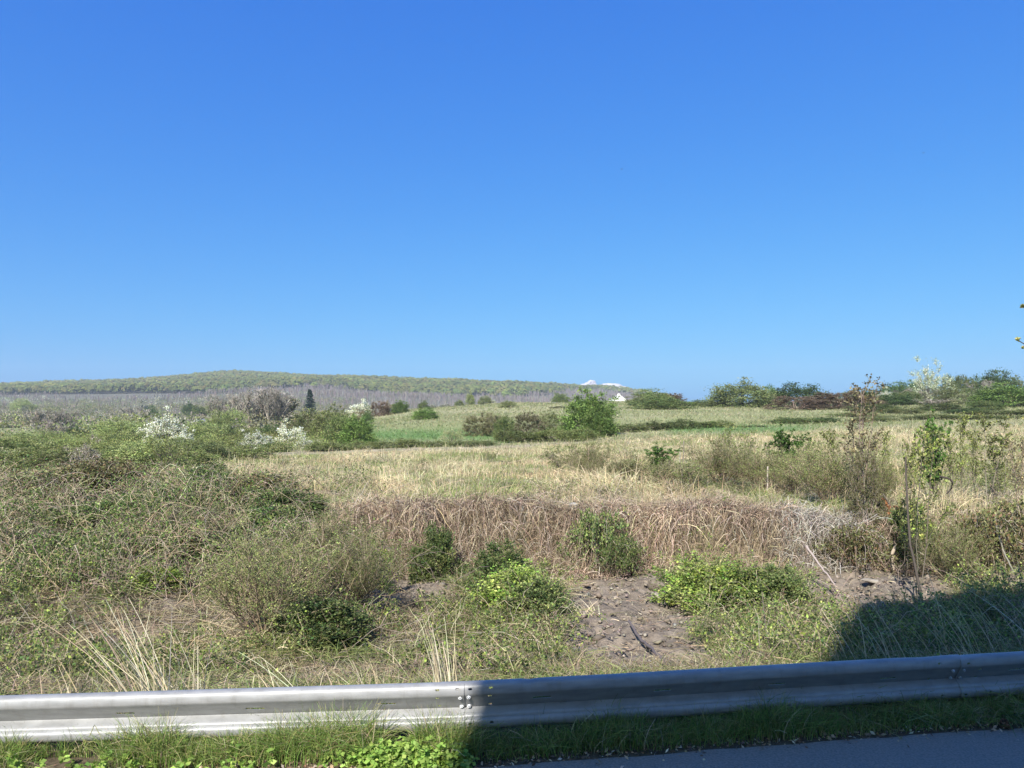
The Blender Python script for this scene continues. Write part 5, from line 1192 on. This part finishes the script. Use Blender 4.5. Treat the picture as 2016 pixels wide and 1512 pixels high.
# budding tree just outside the frame whose twigs reach in at the right border
def bud_tree():
    D = 10.; r = np.random.default_rng(13); X0 = np.array(on_ground(2190, D)); o = root('budding_tree', tuple(X0), 'budding tree outside the right border whose twig tips reach into the sky', 'tree')
    A = lambda L_: np.array([[np.array(at(u, v, D))-X0 for u, v in s_] for s_ in L_])
    tr = np.array([[(0, 0, 0), (.05, .02, 1.2), (0, 0, 2.4), (-.06, 0, 3.6), (-.02, .05, 4.8)]]); V, Q, C = tubes(tr, [.06], [.02], pal(r, 1, BARK), 8); link('trunk', mesh('trunk', V, Q, C, M_STEM, True), o)
    B = A([[(2190, 800), (2110, 720), (2040, 692), (2003, 669)], [(2190, 720), (2100, 660), (2040, 625), (2013, 603)], [(2190, 930), (2110, 890), (2050, 850), (2016, 824)], [(2040, 692), (2030, 690), (2022, 688), (2013, 684)], [(2190, 650), (2150, 560), (2120, 500), (2100, 440)], [(2190, 700), (2240, 600), (2270, 540), (2290, 480)]])
    V, Q, C = tubes(B, [.016]*6, [.005]*6, pal(r, 6, BARK), 6); link('branch', mesh('branch', V, Q, C, M_STEM), o)
    for j, (u, v) in enumerate(((2004, 668), (2014, 603), (2014, 684), (2018, 823), (2100, 440), (2290, 480))):
        c0 = np.array(at(u, v, D))-X0; n = 60; L = r.uniform(.02, .045, n)*(1 if j != 2 else .7); DD = nrm(r.normal(size=(n, 3))+np.array([-.2, 0, .35])); V, Q, C = leaves(np.tile(c0, (n, 1)), DD, L, L*.7, pal(r, n, [(.36, .38, .12), (.3, .34, .1), (.45, .36, .18)], .2), r)
        link('bud', mesh('bud', V, Q, C, M_LEAF), o)
bud_tree()
for j, (u, vt, D) in enumerate(((560, 905, 30), (610, 925, 24), (690, 935, 21), (760, 900, 34), (830, 905, 31), (905, 915, 27), (1010, 905, 31), (1050, 925, 24), (1075, 895, 34), (880, 940, 20), (1390, 905, 26), (1470, 900, 28), (1700, 860, 38), (1230, 880, 34), (1000, 950, 19), (1330, 945, 18), (1450, 945, 17.5), (1900, 905, 20), (1960, 915, 18), (2000, 900, 22))):
    put('arch' if j % 2 else 'thinshrub', u, vt, D, 70*24/D, 'small sparse bramble sprig standing in the dead grass field', 'small sprigs in the dead grass')
def clods():
    n0 = 5000; x, y = fan(n0, 7.5, 14.2, 300, 2060, .8); u, v = uv(x, y, H(x, y)); k = mud_mask(u, v) > -.05; x, y = x[k], y[k]; n = len(x); z = H(x, y)
    o8 = np.array([(1, 0, 0), (-1, 0, 0), (0, 1, 0), (0, -1, 0), (0, 0, 1), (0, 0, -1)], float); r_ = rng.uniform(.008, .03, n)*np.where(rng.random(n) < .06, 2.2, 1)
    V = np.stack([x, y, z+r_*.5], 1)[:, None]+(o8[None]+rng.normal(0, .25, (n, 6, 3)))*r_[:, None, None]*np.array([1.3, 1.1, .8])
    T = np.array([(0, 2, 4), (2, 1, 4), (1, 3, 4), (3, 0, 4), (2, 0, 5), (1, 2, 5), (3, 1, 5), (0, 3, 5)]); Q = (np.arange(n)*6)[:, None, None]+T[None]
    return V.reshape(-1, 3), Q.reshape(-1, 3), np.repeat(pal(rng, n, [(.2, .165, .125), (.26, .22, .175), (.13, .105, .08)], .15), 6, 0)
V, Q, C = clods()
tag(link('earth_clods', mesh('earth_clods', V, Q, C, M_STEM)), 'small crumbs and clods of earth lying on the bare grey brown soil', 'soil clods', kind='stuff')
# lower tangle of brambles and weeds in front of the cut bank
def tangle2():
    r = np.random.default_rng(43); n = 5200; x, y = fan(n, 7.2, 14.3, -80, 2080, .8); z = H(x, y); u, v = uv(x, y, z)
    g0 = fbm(x*1.2, y*1.2, 311)+.28*np.clip(blob(u, v, G_BL+[(640, 1180, 200, 90), (900, 1110, 160, 50), (100, 1230, 160, 60)]), -.4, 1)
    g0 = g0-.35*np.clip(blob(u, v, STR), 0, .6); k = (g0 > .47) & (mud_mask(u, v) < .02); x, y, z, g0 = x[k], y[k], z[k], g0[k]; n = len(x)
    S = 7; t = np.linspace(0, 1, S)[None]; az = r.uniform(0, 6.28, n); big = .4+2.2*np.clip(g0-.42, 0, .5); L = r.uniform(.2, .7, n)*big; h = r.uniform(.12, .5, n)*big
    P = np.empty((n, S, 3)); P[..., 0] = x[:, None]+np.cos(az)[:, None]*L[:, None]*t; P[..., 1] = y[:, None]+np.sin(az)[:, None]*L[:, None]*t
    P[..., 2] = z[:, None]+h[:, None]*np.sin(np.pi*t*r.uniform(.5, .95, (n, 1))); P += r.normal(0, .015, P.shape)
    B, _ = branch(r, P, 3, .18, .8, .2, (.15, 1), S=4)
    st = cat([tubes(P, np.full(n, .004), np.full(n, .0015), pal(r, n, ROSE+TAN+STRAW+OLIVE, .25), 3), ribbons(B, np.full(len(B), .004), pal(r, len(B), ROSE+TAN+OLIVE, .25), r)])
    lush = r.random(n) < ss(.46, .62, g0)*.9+.05
    p, _ = on(r, P[lush], 14, .1); p2, _ = on(r, B[np.repeat(lush, 3)], 9, .1); p = np.concatenate([p, p2]); p = p+r.normal(0, .02, p.shape); L = r.uniform(.015, .045, len(p))
    gc = fbm(p[:, 0]*.9, p[:, 1]*.9, 313)[:, None]; c = pal(r, len(p), GRN+GRN+LIME+DGRN, .25)*(.55+1.1*gc)
    return st, leaves(p, r.normal(size=p.shape)+np.array([0, -.3, .4]), L, L*.65, c, r)
st, lf = tangle2()
tag(link('slope_canes', mesh('slope_canes', *st, M_DRY)), 'low dead canes and stems tangled over the slope behind the guardrail', 'dead canes', kind='stuff')
tag(link('slope_leaves', mesh('slope_leaves', *lf, M_LEAF)), 'green leaves of low brambles and weeds over the slope behind the guardrail', 'weeds', kind='stuff')
def dry_tall():
    n = 46000; x, y = fan(n, 5.7, 11, -80, 2080, 1); z = H(x, y); u, v = uv(x, y, z); g = fbm(x*1.1, y*1.3, 321)+.3*np.clip(blob(u, v, STR), 0, .6)
    k = (mud_mask(u, v) < 0) & (g > .45); x, y, z, g = x[k], y[k], z[k], g[k]; n = len(x); h = rng.uniform(.12, .42, n)*(.4+1.5*(g-.4)/.4)
    rs = ss(.4, .6, fbm(x*.7, y*.7, 323))[:, None]; c = pal(rng, n, TAN+STRAW, .2)*(1-rs*.35)+pal(rng, n, ROSE, .2)*rs*.5
    az = rng.normal(2.6, 1.1, n); P = blade_paths(x, y, z-.01, h, rng.uniform(.2, 1.4, n), az, 5)
    return ribbons(P, rng.uniform(.004, .008, n), c, rng)
V, Q, C = dry_tall()
tag(link('bank_straw', mesh('bank_straw', V, Q, C, M_DRY)), 'standing pinkish straw leaning over the bank behind the guardrail', 'dry grass', kind='stuff')
V, Q, C = scrub(700, 540, 1080, -60, 620, 37, (2.2, 4.2), [(.3, .34, .15), (.2, .24, .1), (.55, .55, .45), (.16, .2, .09)], 60, .17, lambda x, y, u, v: (v > GB(u)+12) & (v > 772))
tag(link('hillside_scrub', mesh('hillside_scrub', V, Q, C, M_FAR)), 'scattered green and cream crowns dotted through the bare wood', 'scrub', kind='stuff')
